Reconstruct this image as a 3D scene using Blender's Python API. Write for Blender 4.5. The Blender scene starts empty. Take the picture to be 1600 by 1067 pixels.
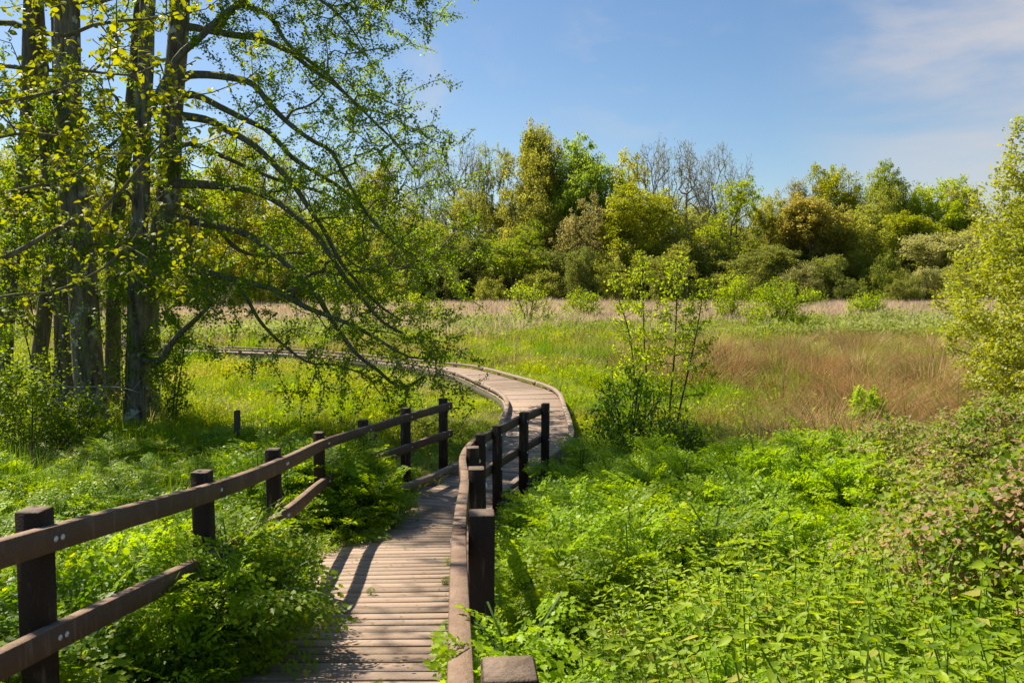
import bpy, math, random
import numpy as np
C = bpy.context.scene
R = math.radians
# ---------------------------------------------------------------- camera, world, sun
F = 1244.0; PITCH = math.atan(93.5 / F); CZ = 3.05
cam = bpy.data.objects.new('camera', bpy.data.cameras.new('camera'))
C.collection.objects.link(cam); C.camera = cam
cam.data.sensor_width = 36.0; cam.data.lens = 36.0 * F / 1600.0
cam.data.clip_start = 0.05; cam.data.clip_end = 3000
cam.location = (0, 0, CZ); cam.rotation_euler = (math.pi / 2 - PITCH, 0, 0)
SUN = np.array([-0.50, 0.42, 0.757]); SUN /= np.linalg.norm(SUN)
SUN_EL = math.asin(SUN[2])
w = bpy.data.worlds.new('World'); C.world = w; w.use_nodes = True
nt = w.node_tree; N = nt.nodes; L = nt.links; N.clear()
out = N.new('ShaderNodeOutputWorld'); bg = N.new('ShaderNodeBackground')
sky = N.new('ShaderNodeTexSky'); sky.sky_type = 'NISHITA'; sky.sun_disc = False
sky.sun_elevation = SUN_EL; sky.sun_rotation = math.atan2(SUN[0], SUN[1])
sky.air_density = 1.0; sky.dust_density = 0.6; sky.ozone_density = 2.0
bg.inputs['Strength'].default_value = 0.06
tc = N.new('ShaderNodeTexCoord')
def vdir(px, py):
    v = np.array([(px - 800) / F, 1.0, -(py - 533.5) / F])
    c, s = math.cos(PITCH), math.sin(PITCH)
    v = np.array([v[0], c * v[1] + s * v[2], -s * v[1] + c * v[2]])
    return v / np.linalg.norm(v)
def cloud(prev, d, r0, r1, stretch, scale, lo, hi, amt, col):
    dp = N.new('ShaderNodeVectorMath'); dp.operation = 'DOT_PRODUCT'
    L.new(tc.outputs['Generated'], dp.inputs[0]); dp.inputs[1].default_value = d
    f = N.new('ShaderNodeMapRange'); f.interpolation_type = 'SMOOTHSTEP'
    f.inputs['From Min'].default_value = math.cos(R(r1)); f.inputs['From Max'].default_value = math.cos(R(r0))
    L.new(dp.outputs['Value'], f.inputs['Value'])
    mp = N.new('ShaderNodeMapping'); mp.inputs['Scale'].default_value = stretch
    mp.inputs['Rotation'].default_value = (0.3, 0.5, 0.2)
    L.new(tc.outputs['Generated'], mp.inputs['Vector'])
    n = N.new('ShaderNodeTexNoise'); n.inputs['Scale'].default_value = scale; n.inputs['Detail'].default_value = 7
    n.inputs['Roughness'].default_value = 0.55; n.inputs['Distortion'].default_value = 0.4
    L.new(mp.outputs[0], n.inputs['Vector'])
    g = N.new('ShaderNodeMapRange'); g.interpolation_type = 'SMOOTHSTEP'
    g.inputs['From Min'].default_value = lo; g.inputs['From Max'].default_value = hi
    L.new(n.outputs['Fac'], g.inputs['Value'])
    m = N.new('ShaderNodeMath'); m.operation = 'MULTIPLY'; L.new(f.outputs[0], m.inputs[0]); L.new(g.outputs[0], m.inputs[1])
    m2 = N.new('ShaderNodeMath'); m2.operation = 'MULTIPLY'; L.new(m.outputs[0], m2.inputs[0]); m2.inputs[1].default_value = amt
    mx = N.new('ShaderNodeMix'); mx.data_type = 'RGBA'; L.new(m2.outputs[0], mx.inputs['Factor'])
    L.new(prev, mx.inputs['A']); mx.inputs['B'].default_value = col
    return mx.outputs['Result']
hs = N.new('ShaderNodeHueSaturation'); hs.inputs['Saturation'].default_value = 1.15; L.new(sky.outputs[0], hs.inputs['Color'])
c = hs.outputs[0]
c = cloud(c, vdir(1560, 40), 1, 14, (1, 1, 2.4), 2.4, 0.26, 0.58, 0.85, (5.6, 5.3, 5.3, 1))
c = cloud(c, vdir(720, 90), 1, 7, (1, 1, 1), 9.0, 0.5, 0.75, 0.6, (5, 5.1, 5.4, 1))
c = cloud(c, vdir(1010, 90), 1, 7, (1, 1, 3), 7.0, 0.48, 0.72, 0.4, (5, 5.1, 5.4, 1))
c = cloud(c, vdir(780, 200), 1, 9, (1, 1, 2), 4.0, 0.42, 0.68, 0.5, (5, 5.1, 5.4, 1))
L.new(c, bg.inputs['Color']); L.new(bg.outputs[0], out.inputs['Surface'])
sl = bpy.data.lights.new('sun', 'SUN'); sl.energy = 4.6; sl.angle = R(0.53); sl.color = (1.0, 0.91, 0.76)
so = bpy.data.objects.new('sun', sl); C.collection.objects.link(so)
so.rotation_euler = (math.pi / 2 - SUN_EL, 0, math.atan2(SUN[0], -SUN[1]) )
from mathutils import Vector
so.rotation_euler = Vector(SUN).to_track_quat('Z', 'Y').to_euler(); so.location = (-20, 17, 40)
C.view_settings.view_transform = 'Standard'; C.view_settings.look = 'None'
C.view_settings.exposure = 1.08; C.view_settings.gamma = 1.0
C.cycles.max_bounces = 8; C.cycles.diffuse_bounces = 4; C.cycles.transmission_bounces = 5
C.cycles.transparent_max_bounces = 8
# ---------------------------------------------------------------- helpers
def at(px, py, Y):
    d = vdir(px, py); t = Y / d[1]
    return np.array([d[0] * t, Y, CZ + d[2] * t])
def onz(px, py, z):
    d = vdir(px, py); t = (z - CZ) / d[2]
    return np.array([d[0] * t, d[1] * t, z])
def sstep(a, b, x):
    t = np.clip((np.asarray(x, float) - a) / (b - a), 0, 1); return t * t * (3 - 2 * t)
def nz(x, y, s=1.0, seed=0.0):
    x = np.asarray(x, float) * s + seed * 3.1; y = np.asarray(y, float) * s - seed * 1.7
    return (np.sin(x + 1.7 * np.sin(0.8 * y)) + np.sin(1.3 * y + 1.1 * np.sin(1.4 * x + 1)) + 0.6 * np.sin(2.3 * x - 1.9 * y + seed)
            + 0.5 * np.sin(3.1 * y + 2.7 * x + 2)) / 3.1
def gz(x, y):
    x = np.asarray(x, float); y = np.asarray(y, float)
    h = 1.05 * (1 - sstep(0.8, 7.5, y)) * (0.75 + 0.25 * sstep(-1, 2, x))
    h = h - 0.12 * np.exp(-((x + 0.7) / 1.6) ** 2) * (y < 10)
    h = h + 0.05 * nz(x, y, 0.5) * sstep(4, 12, y) + .16 * nz(x, y, 1.9, 12) * sstep(14, 20, y) * sstep(1.5, 4, x) + 0.45 * sstep(3.0, 6.0, x) * (1 - sstep(8, 13, y)) + .42 * sstep(0.0, 1.0, x) * (1 - sstep(3.8, 7.5, y))
    h = h + 8.0 * sstep(125, 230, y)
    return h
def link(o, parent=None):
    C.collection.objects.link(o)
    if parent is not None: o.parent = parent
    return o
def tag(o, label=None, cat=None, group=None, kind=None):
    if label: o['label'] = label
    if cat: o['category'] = cat
    if group: o['group'] = group
    if kind: o['kind'] = kind
    return o
def empty(name, loc, label, cat, group=None):
    o = bpy.data.objects.new(name, None); o.location = [float(v) for v in loc]; link(o)
    o.empty_display_size = 0.2
    return tag(o, label, cat, group)
def mesh(name, V, Fs, mats, smooth=False, mi=None, tint=None):
    V = np.ascontiguousarray(V, dtype=np.float32).reshape(-1, 3)
    Fs = [np.asarray(f, dtype=np.int32) for f in Fs if len(f)]
    me = bpy.data.meshes.new(name)
    me.vertices.add(len(V)); me.vertices.foreach_set('co', V.ravel())
    nl = sum(f.size for f in Fs); npo = sum(len(f) for f in Fs)
    me.loops.add(nl); me.loops.foreach_set('vertex_index', np.concatenate([f.ravel() for f in Fs]))
    tot = np.concatenate([np.full(len(f), f.shape[1], dtype=np.int32) for f in Fs])
    st = np.concatenate([[0], np.cumsum(tot)[:-1]]).astype(np.int32)
    me.polygons.add(npo); me.polygons.foreach_set('loop_start', st); me.polygons.foreach_set('loop_total', tot)
    if smooth: me.polygons.foreach_set('use_smooth', np.ones(npo, dtype=bool))
    if not isinstance(mats, (list, tuple)): mats = [mats]
    for m in mats: me.materials.append(m)
    if mi is not None: me.polygons.foreach_set('material_index', np.asarray(mi, dtype=np.int32))
    if tint is not None:
        a = me.attributes.new('tint', 'FLOAT', 'POINT'); a.data.foreach_set('value', np.asarray(tint, dtype=np.float32))
    me.update(calc_edges=True)
    return me
def obj(name, me, parent=None):
    return link(bpy.data.objects.new(name, me), parent)
class MB:
    def __init__(s): s.V = []; s.F4 = []; s.n = 0; s.F3 = []
    def add(s, V, F4=(), F3=()):
        V = np.asarray(V, float).reshape(-1, 3)
        if len(F4): s.F4.append(np.asarray(F4) + s.n)
        if len(F3): s.F3.append(np.asarray(F3) + s.n)
        s.V.append(V); s.n += len(V)
    def mesh(s, name, mat, smooth=False):
        Fs = []
        if s.F4: Fs.append(np.concatenate(s.F4))
        if s.F3: Fs.append(np.concatenate(s.F3))
        return mesh(name, np.concatenate(s.V), Fs, mat, smooth)
    def box(s, c, ux, uy, uz, hx, hy, hz, b=0.0):
        """oriented box with chamfered long and end edges"""
        ux, uy, uz = [np.asarray(u, float) for u in (ux, uy, uz)]
        c = np.asarray(c, float)
        if b <= 0:
            V = [c + ux * hx * a + uy * hy * e + uz * hz * g for g in (-1, 1) for e in (-1, 1) for a in (-1, 1)]
            s.add(V, [(0, 2, 3, 1), (4, 5, 7, 6), (0, 1, 5, 4), (2, 6, 7, 3), (0, 4, 6, 2), (1, 3, 7, 5)])
        else:
            ring = [(-hx + b, -hy), (hx - b, -hy), (hx, -hy + b), (hx, hy - b), (hx - b, hy), (-hx + b, hy), (-hx, hy - b), (-hx, -hy + b)]
            V = []
            for z, k in ((-hz, 1), (hz - b, 1), (hz, 0)):
                for (x, y) in ring:
                    f = 1 if k else (1 - b / max(hx, hy))
                    V.append(c + ux * x * f + uy * y * f + uz * z)
            F = []
            for r in (0, 8):
                for i in range(8): j = (i + 1) % 8; F.append((r + i, r + j, r + 8 + j, r + 8 + i))
            V.append(c + uz * hz); V.append(c - uz * hz)
            F3 = [(16 + i, 16 + (i + 1) % 8, 24) for i in range(8)] + [((i + 1) % 8, i, 25) for i in range(8)]
            s.add(V, F, F3)
    def sweep(s, P, hw, hh, b=0.006):
        """rectangular bar along a polyline, section upright"""
        P = np.asarray(P, float); n = len(P)
        T = np.gradient(P, axis=0); T /= np.linalg.norm(T, axis=1)[:, None]
        S = np.cross(T, [0, 0, 1.0]); S /= np.linalg.norm(S, axis=1)[:, None]
        U = np.cross(S, T)
        ring = [(-hw + b, -hh), (hw - b, -hh), (hw, -hh + b), (hw, hh - b), (hw - b, hh), (-hw + b, hh), (-hw, hh - b), (-hw, -hh + b)]
        V = np.stack([P + S * a + U * c for a, c in ring], 1).reshape(-1, 3)
        F = []
        for i in range(n - 1):
            for k in range(8):
                q = (k + 1) % 8; F.append((i * 8 + k, i * 8 + q, (i + 1) * 8 + q, (i + 1) * 8 + k))
        o = len(V); V = np.vstack([V, P[0], P[-1]])
        F3 = [((k + 1) % 8, k, o) for k in range(8)] + [((n - 1) * 8 + k, (n - 1) * 8 + (k + 1) % 8, o + 1) for k in range(8)]
        s.add(V, F, F3)
    def dome(s, c, nrm, r):
        nrm = np.asarray(nrm, float) / np.linalg.norm(nrm)
        a = np.cross(nrm, [0.1, 0.2, 1.0]); a /= np.linalg.norm(a); b_ = np.cross(nrm, a)
        V = []
        for h, q in ((0, 1), (0.35, .9), (.55, .5)):
            for k in range(10):
                t = k / 10 * 2 * math.pi; V.append(c + nrm * h * r + (a * math.cos(t) + b_ * math.sin(t)) * r * q)
        V.append(c + nrm * r * 0.62)
        F = [(i * 10 + k, i * 10 + (k + 1) % 10, (i + 1) * 10 + (k + 1) % 10, (i + 1) * 10 + k) for i in range(2) for k in range(10)]
        s.add(V, F, [(20 + k, 20 + (k + 1) % 10, 30) for k in range(10)])
def smooth_line(P, n_per=8):
    P = np.asarray(P, float); Q = np.vstack([2 * P[0] - P[1], P, 2 * P[-1] - P[-2]]); o = []
    for i in range(1, len(Q) - 2):
        a, b, c_, d = Q[i - 1], Q[i], Q[i + 1], Q[i + 2]
        for t in np.linspace(0, 1, n_per, endpoint=False):
            o.append(0.5 * ((2 * b) + (c_ - a) * t + (2 * a - 5 * b + 4 * c_ - d) * t * t + (3 * b - a - 3 * c_ + d) * t ** 3))
    o.append(Q[-2]); return np.array(o)
def resample(P, step):
    P = np.asarray(P, float); d = np.concatenate([[0], np.cumsum(np.linalg.norm(np.diff(P, axis=0), axis=1))])
    n = max(2, int(round(d[-1] / step)) + 1); s = np.linspace(0, d[-1], n)
    return np.stack([np.interp(s, d, P[:, k]) for k in range(P.shape[1])], 1)
# ---------------------------------------------------------------- materials
def mat_base(name):
    m = bpy.data.materials.new(name); m.use_nodes = True
    nt = m.node_tree; nt.nodes.clear()
    return m, nt.nodes, nt.links, nt.nodes.new('ShaderNodeOutputMaterial')
def val(N, L, op, a, b=None, c=None, clamp=False):
    n = N.new('ShaderNodeMath'); n.operation = op; n.use_clamp = clamp
    for i, v in enumerate((a, b, c)):
        if v is None: continue
        if hasattr(v, 'links'): L.new(v, n.inputs[i])
        else: n.inputs[i].default_value = v
    return n.outputs[0]
def mixc(N, L, f, a, b):
    n = N.new('ShaderNodeMix'); n.data_type = 'RGBA'
    for k, v in (('Factor', f), ('A', a), ('B', b)):
        if hasattr(v, 'links'): L.new(v, n.inputs[k])
        else: n.inputs[k].default_value = v if k == 'Factor' else (*v, 1)
    return n.outputs['Result']
def noise(N, L, scale, vec=None, detail=4, rough=.5):
    n = N.new('ShaderNodeTexNoise'); n.inputs['Scale'].default_value = scale
    n.inputs['Detail'].default_value = detail; n.inputs['Roughness'].default_value = rough
    if vec is not None: L.new(vec, n.inputs['Vector'])
    return n.outputs['Fac']
def ramp(N, L, f, lo, hi):
    n = N.new('ShaderNodeMapRange'); n.inputs['From Min'].default_value = lo; n.inputs['From Max'].default_value = hi
    L.new(f, n.inputs['Value']); return n.outputs[0]
def foliage(name, c1, c2, trans=0.45, rough=0.45, spec_=0.35, c3=None, p3=0.1, tboost=1.9, objcol=False, nscale=0.6, dark=0.35):
    """leaf material: two hues mixed per leaf and per region, translucent"""
    m, N, L, o = mat_base(name)
    g = N.new('ShaderNodeNewGeometry'); oi = N.new('ShaderNodeObjectInfo')
    f = noise(N, L, nscale, g.outputs['Position'], 2)
    f = val(N, L, 'MULTIPLY_ADD', f, 1.6, -0.55)
    f = val(N, L, 'MULTIPLY_ADD', g.outputs['Random Per Island'], 0.5, f)
    f = val(N, L, 'MULTIPLY_ADD', oi.outputs['Random'], 0.4, f)
    f = val(N, L, 'ADD', f, -0.2, clamp=True)
    if objcol:
        a = N.new('ShaderNodeHueSaturation'); L.new(oi.outputs['Color'], a.inputs['Color'])
        a.inputs['Hue'].default_value = 0.515; a.inputs['Value'].default_value = 1 - dark
        b = N.new('ShaderNodeHueSaturation'); L.new(oi.outputs['Color'], b.inputs['Color'])
        b.inputs['Hue'].default_value = 0.485; b.inputs['Value'].default_value = 1 + dark
        col = mixc(N, L, f, a.outputs[0], b.outputs[0])
    else:
        col = mixc(N, L, f, c1, c2)
    if c3 is not None:
        r = val(N, L, 'FRACT', val(N, L, 'MULTIPLY', g.outputs['Random Per Island'], 17.31))
        if name == 'bramble_leaf': p3 = val(N, L, 'MULTIPLY', ramp(N, L, noise(N, L, 2.2, g.outputs['Position'], 3), .42, .62), p3 * 2.3)
        col = mixc(N, L, val(N, L, 'LESS_THAN', r, p3), col, c3)
    p = N.new('ShaderNodeBsdfPrincipled'); L.new(col, p.inputs['Base Color'])
    p.inputs['Roughness'].default_value = rough + .08; p.inputs['Specular IOR Level'].default_value = spec_ * .45
    t = N.new('ShaderNodeBsdfTranslucent')
    h = N.new('ShaderNodeHueSaturation'); L.new(col, h.inputs['Color']); h.inputs['Hue'].default_value = 0.488
    h.inputs['Saturation'].default_value = 1.1; h.inputs['Value'].default_value = tboost
    L.new(h.outputs[0], t.inputs['Color'])
    mx = N.new('ShaderNodeMixShader'); mx.inputs[0].default_value = trans
    L.new(p.outputs[0], mx.inputs[1]); L.new(t.outputs[0], mx.inputs[2]); L.new(mx.outputs[0], o.inputs['Surface'])
    return m
def bark(name, c1, c2, scale=3.0, moss=None, lichen=None, bump=0.6):
    m, N, L, o = mat_base(name)
    t = N.new('ShaderNodeTexCoord'); mp = N.new('ShaderNodeMapping'); mp.inputs['Scale'].default_value = (1, 1, .16)
    g = N.new('ShaderNodeNewGeometry'); L.new(g.outputs['Position'], mp.inputs['Vector'])
    a = noise(N, L, scale * 9, mp.outputs[0], 5, .65)
    col = mixc(N, L, ramp(N, L, a, .35, .68), c1, c2)
    if lichen:
        n2 = noise(N, L, scale * 2.2, g.outputs['Position'], 4, .7)
        col = mixc(N, L, ramp(N, L, n2, .58, .64), col, lichen)
    if moss:
        n3 = noise(N, L, scale * .9, g.outputs['Position'], 3)
        s = N.new('ShaderNodeSeparateXYZ'); L.new(g.outputs['Normal'], s.inputs[0])
        k = val(N, L, 'ADD', val(N, L, 'MULTIPLY', s.outputs['Z'], .45), n3)
        col = mixc(N, L, ramp(N, L, k, .62, .8), col, moss)
    p = N.new('ShaderNodeBsdfPrincipled'); L.new(col, p.inputs['Base Color']); p.inputs['Roughness'].default_value = .85
    p.inputs['Specular IOR Level'].default_value = .2
    b = N.new('ShaderNodeBump'); b.inputs['Strength'].default_value = bump; b.inputs['Distance'].default_value = .03
    L.new(a, b.inputs['Height']); L.new(b.outputs[0], p.inputs['Normal']); L.new(p.outputs[0], o.inputs['Surface'])
    return m
def plank_mat(name, c1, c2, rough=.75, island=0.5, dirt=None, bump=.15, gscale=40, spec=.3, top=None):
    m, N, L, o = mat_base(name)
    g = N.new('ShaderNodeNewGeometry')
    a = noise(N, L, gscale, g.outputs['Position'], 4, .7); b = noise(N, L, 2.3, g.outputs['Position'], 4, .6)
    f = val(N, L, 'MULTIPLY', g.outputs['Random Per Island'], island)
    f = val(N, L, 'MULTIPLY_ADD', a, .45, f); f = val(N, L, 'MULTIPLY_ADD', b, .5, f)
    col = mixc(N, L, ramp(N, L, f, .3, .95), c1, c2)
    if dirt: col = mixc(N, L, ramp(N, L, noise(N, L, 5.0, g.outputs['Position'], 6, .7), .57, .75), col, dirt)
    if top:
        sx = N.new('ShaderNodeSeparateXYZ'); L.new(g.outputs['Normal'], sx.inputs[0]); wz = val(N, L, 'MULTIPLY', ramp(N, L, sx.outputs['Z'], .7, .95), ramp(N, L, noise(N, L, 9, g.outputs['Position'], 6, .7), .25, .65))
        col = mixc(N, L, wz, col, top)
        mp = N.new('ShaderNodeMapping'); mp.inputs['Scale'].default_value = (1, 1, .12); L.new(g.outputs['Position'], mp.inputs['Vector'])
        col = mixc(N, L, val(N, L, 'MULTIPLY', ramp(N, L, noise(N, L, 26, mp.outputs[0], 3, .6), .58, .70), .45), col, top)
    p = N.new('ShaderNodeBsdfPrincipled'); L.new(col, p.inputs['Base Color']); p.inputs['Roughness'].default_value = rough
    p.inputs['Specular IOR Level'].default_value = spec
    bp = N.new('ShaderNodeBump'); bp.inputs['Strength'].default_value = bump; bp.inputs['Distance'].default_value = .01
    L.new(a, bp.inputs['Height']); L.new(bp.outputs[0], p.inputs['Normal']); L.new(p.outputs[0], o.inputs['Surface'])
    return m
M = {}
M['deck'] = plank_mat('deck_board', (.15, .105, .072), (.38, .275, .20), .85, .7, (.11, .095, .05), .4)
M['kerb'] = plank_mat('kerb_board', (.24, .175, .125), (.38, .29, .215), .8, .2, (.13, .12, .06))
M['beam'] = plank_mat('beam_board', (.10, .095, .06), (.16, .14, .10), .85, .3)
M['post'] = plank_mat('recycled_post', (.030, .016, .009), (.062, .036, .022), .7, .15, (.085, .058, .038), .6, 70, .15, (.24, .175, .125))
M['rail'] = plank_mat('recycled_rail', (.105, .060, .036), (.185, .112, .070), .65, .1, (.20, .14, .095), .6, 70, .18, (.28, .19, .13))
m, N_, L_, o_ = mat_base('galvanised'); p_ = N_.new('ShaderNodeBsdfPrincipled')
p_.inputs['Base Color'].default_value = (.62, .64, .66, 1); p_.inputs['Metallic'].default_value = .5; p_.inputs['Roughness'].default_value = .45
L_.new(p_.outputs[0], o_.inputs['Surface']); M['bolt'] = m
M['oldwood'] = plank_mat('weathered_wood', (.07, .045, .03), (.14, .10, .065), .9, .3)
M['alder_bark'] = bark('alder_bark', (.055, .045, .03), (.29, .25, .175), 1.3, (.15, .17, .03), (.46, .47, .40), 1.0)
M['limb_bark'] = bark('limb_bark', (.075, .06, .044), (.24, .215, .17), 2.2, (.13, .15, .02), None, .8)
M['dark_bark'] = bark('dark_bark', (.07, .056, .04), (.20, .17, .12), 1.0, (.05, .06, .02))
M['pale_bark'] = bark('pale_bark', (.17, .14, .10), (.32, .265, .20), 1.0, None)
M['twig'] = bark('twig_bark', (.07, .05, .035), (.15, .115, .08), 2.0)
M['dead'] = bark('dead_wood', (.20, .18, .15), (.34, .32, .28), 3.0)
M['far'] = foliage('tree_leaf', 0, 0, .48, .55, .25, objcol=True, nscale=.35, tboost=2.0)
M['alder_leaf'] = foliage('alder_leaf', (.08, .14, .008), (.18, .25, .010), .52, .4, .5, tboost=2.3)
M['alder_near'] = foliage('alder_young_leaf', (.16, .20, .012), (.34, .35, .03), .50, .4, .4, tboost=1.5)
M['willow_leaf'] = foliage('willow_leaf', (.26, .31, .02), (.42, .44, .05), .42, .45, .5, tboost=1.5, c3=(.42, .44, .20), p3=.15)
M['birch_leaf'] = foliage('sapling_leaf', (.16, .24, .012), (.32, .40, .02), .55, .4, .4, tboost=1.8)
M['elder_leaf'] = foliage('elder_leaf', (.06, .13, .008), (.14, .24, .012), .42, .4, .4, tboost=2.0)
M['hemlock'] = foliage('hemlock_leaf', (.08, .17, .004), (.28, .37, .006), .42, .38, .45, tboost=2.1, nscale=.9, c3=(.38, .36, .03), p3=.035)
M['hemlock_b'] = foliage('hemlock_bright_leaf', (.20, .34, .004), (.34, .46, .008), .45, .38, .45, tboost=1.8, nscale=.9)
M['nettle'] = foliage('nettle_leaf', (.11, .21, .008), (.33, .43, .02), .42, .42, .5, tboost=1.9, nscale=2.4, c3=(.36, .34, .06), p3=.03)
M['bramble'] = foliage('bramble_leaf', (.12, .21, .010), (.38, .42, .07), .42, .45, .5, tboost=1.7, c3=(.40, .28, .16), p3=.26)
M['stem'] = foliage('green_stem', (.07, .13, .02), (.12, .18, .03), .2)
M['grass'] = foliage('meadow_grass', (.17, .24, .008), (.34, .38, .014), .45, .45, .35, tboost=1.6, nscale=.35)
M['sedge'] = foliage('sedge_blade', (.08, .17, .008), (.18, .28, .010), .45, .4, .4, tboost=1.9, nscale=.35)
M['rush'] = foliage('rush_blade', (.26, .20, .08), (.56, .42, .22), .4, .6, .2, tboost=1.4, nscale=.4, c3=(.18, .22, .03), p3=.38)
M['dry'] = foliage('dry_grass', (.46, .36, .24), (.66, .50, .38), .45, .7, .15, tboost=1.2, nscale=.12, c3=(.30, .34, .10), p3=.2)
M['olive'] = foliage('olive_grass', (.17, .19, .025), (.34, .32, .06), .4, .5, .3, tboost=1.5, nscale=.5, c3=(.42, .33, .17), p3=.2)
M['reed'] = foliage('pale_reed', (.17, .23, .03), (.38, .41, .13), .4, .5, .3, tboost=1.5, nscale=.3)
M['rush_red'] = foliage('reddish_rush', (.19, .10, .038), (.45, .27, .125), .35, .6, .2, tboost=1.4, nscale=.4, c3=(.14, .17, .03), p3=.2)
M['flower'] = foliage('yellow_petal', (.70, .52, .01), (.85, .68, .02), .3, .5, .3, tboost=1.2)
# ---------------------------------------------------------------- ground
def ground_material():
    m, N, L, o = mat_base('meadow_soil')
    g = N.new('ShaderNodeNewGeometry'); s = N.new('ShaderNodeSeparateXYZ'); L.new(g.outputs['Position'], s.inputs[0])
    a = noise(N, L, .35, g.outputs['Position'], 6, .6); b = noise(N, L, 6, g.outputs['Position'], 4, .7)
    green = mixc(N, L, ramp(N, L, b, .35, .65), (.035, .065, .010), (.10, .15, .018))
    tan = mixc(N, L, ramp(N, L, b, .35, .65), (.24, .19, .11), (.45, .36, .25))
    k = val(N, L, 'ADD', ramp(N, L, s.outputs['Y'], 46, 58), val(N, L, 'MULTIPLY_ADD', a, 1.6, -.85), clamp=True)
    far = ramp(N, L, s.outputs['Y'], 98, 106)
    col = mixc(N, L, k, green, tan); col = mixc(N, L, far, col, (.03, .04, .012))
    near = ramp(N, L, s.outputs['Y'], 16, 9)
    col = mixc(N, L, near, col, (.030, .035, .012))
    p = N.new('ShaderNodeBsdfPrincipled'); L.new(col, p.inputs['Base Color']); p.inputs['Roughness'].default_value = .95
    p.inputs['Specular IOR Level'].default_value = .1
    bp = N.new('ShaderNodeBump'); bp.inputs['Strength'].default_value = .7; bp.inputs['Distance'].default_value = .08
    L.new(b, bp.inputs['Height']); L.new(bp.outputs[0], p.inputs['Normal']); L.new(p.outputs[0], o.inputs['Surface'])
    return m
ys = np.concatenate([np.linspace(-12, 20, 81), np.linspace(21, 100, 60), np.linspace(105, 200, 20), np.linspace(230, 1500, 14)])
xs = np.concatenate([-np.linspace(1500, 120, 14), -np.linspace(110, 22, 30), np.linspace(-20, 20, 81), np.linspace(22, 110, 30), np.linspace(120, 1500, 14)])
GX, GY = np.meshgrid(xs, ys); V = np.stack([GX, GY, gz(GX, GY)], 2).reshape(-1, 3)
nx = len(xs); ii, jj = np.meshgrid(np.arange(nx - 1), np.arange(len(ys) - 1)); q = (jj * nx + ii).ravel()
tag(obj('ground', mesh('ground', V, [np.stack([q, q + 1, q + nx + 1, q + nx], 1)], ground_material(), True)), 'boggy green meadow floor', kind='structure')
# ---------------------------------------------------------------- boardwalk
def topdrop(Y): return 1.65 - 0.13 * np.log1p(np.exp(-(np.asarray(Y, float) - 9.0) / .35)) * .35 if False else np.minimum(.48 + .13 * np.maximum(np.asarray(Y, float), 0), 1.65)
def deckz(Y):
    Y = np.asarray(Y, float); return CZ - 1.08 - np.mean([topdrop(Y + k) for k in (-.5, -.25, 0, .25, .5)], axis=0)
LP = [(-2.2, 1.45, None), (50, 795, 3.09), (318, 735, 4.65), (427, 701, 6.0), (498, 675, 8.15), (567, 656, 9.5), (633, 637, 10.4), (692, 622, 11.28)]
RP = [(788, 1047, 1.38), (749, 800, 3.0), (746, 730, 4.8), (739, 698, 6.2), (751, 678, 8.05), (777, 664, 9.16), (818, 644, 10.06), (852, 630, 11.1)]
lpost = [at(a, b, Y) if Y else np.array([-1.95, 1.4, CZ - topdrop(1.4)]) for a, b, Y in LP]
rpost = [at(*p) for p in RP]
DZ = float(deckz(12))
def px_edge(lst): return [tuple(onz(a, b, DZ)[:2]) for a, b in lst]
le = [(-1.95, -1.5)] + [(p[0] + .13, p[1]) for p in lpost] + px_edge([(759, 703), (783, 660), (786, 628), (750, 606), (690, 582), (570, 564), (470, 555), (350, 550), (243, 546)]) + [(-19, 38.5), (-27, 47), (-38, 58)]
re_ = [(.02, -1.5)] + [(p[0] - .13, p[1]) for p in rpost] + px_edge([(893, 700), (896, 676), (886, 645), (868, 613), (800, 591), (745, 577), (690, 571), (600, 563), (470, 551), (240, 541)]) + [(-19.3, 40.5), (-27.5, 49), (-38, 60)]
le = resample(smooth_line(np.array(le), 3), .1); re_ = resample(smooth_line(np.array(re_), 3), .1)
mid = resample(np.stack([np.interp(np.linspace(0, 1, 600), np.linspace(0, 1, len(le)), le[:, k]) * .5 + np.interp(np.linspace(0, 1, 600), np.linspace(0, 1, len(re_)), re_[:, k]) * .5 for k in (0, 1)], 1), .135)
T = np.gradient(mid, axis=0)
for _ in range(3): T[1:-1] = (T[:-2] + T[1:-1] * 2 + T[2:]) / 4
T /= np.linalg.norm(T, axis=1)[:, None]; S = np.stack([T[:, 1], -T[:, 0]], 1)
def hit(p, s, line):
    d = line - p; al = d @ s; ac = np.abs(d @ np.array([-s[1], s[0]])) + (np.abs(al) > 3.5) * 50
    return al[np.argmin(ac)]
LW = np.array([hit(p, -s, le) for p, s in zip(mid, S)]); RW = np.array([hit(p, s, re_) for p, s in zip(mid, S)])
k_ = np.ones(5) / 5
LW = np.convolve(np.pad(LW, 2, 'edge'), k_, 'valid').clip(.5, .95); RW = np.convolve(np.pad(RW, 2, 'edge'), k_, 'valid').clip(.5, .95)
LE = mid - S * LW[:, None]; RE = mid + S * RW[:, None]
Zm = deckz(mid[:, 1])
rs = np.random.RandomState(5)
bw = empty('boardwalk', (mid[40, 0], mid[40, 1], 0), 'long boardwalk of brown ridged planks winding down into the meadow', 'boardwalk')
bwl = np.array(bw.location)
def part(name, mb, mat, parent, smooth=False):
    o = obj(name, mb.mesh(name, mat, smooth), parent); o.location = (-bwl_(parent)); return o
def bwl_(p): return Vector(p.location)
mb = MB()
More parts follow.
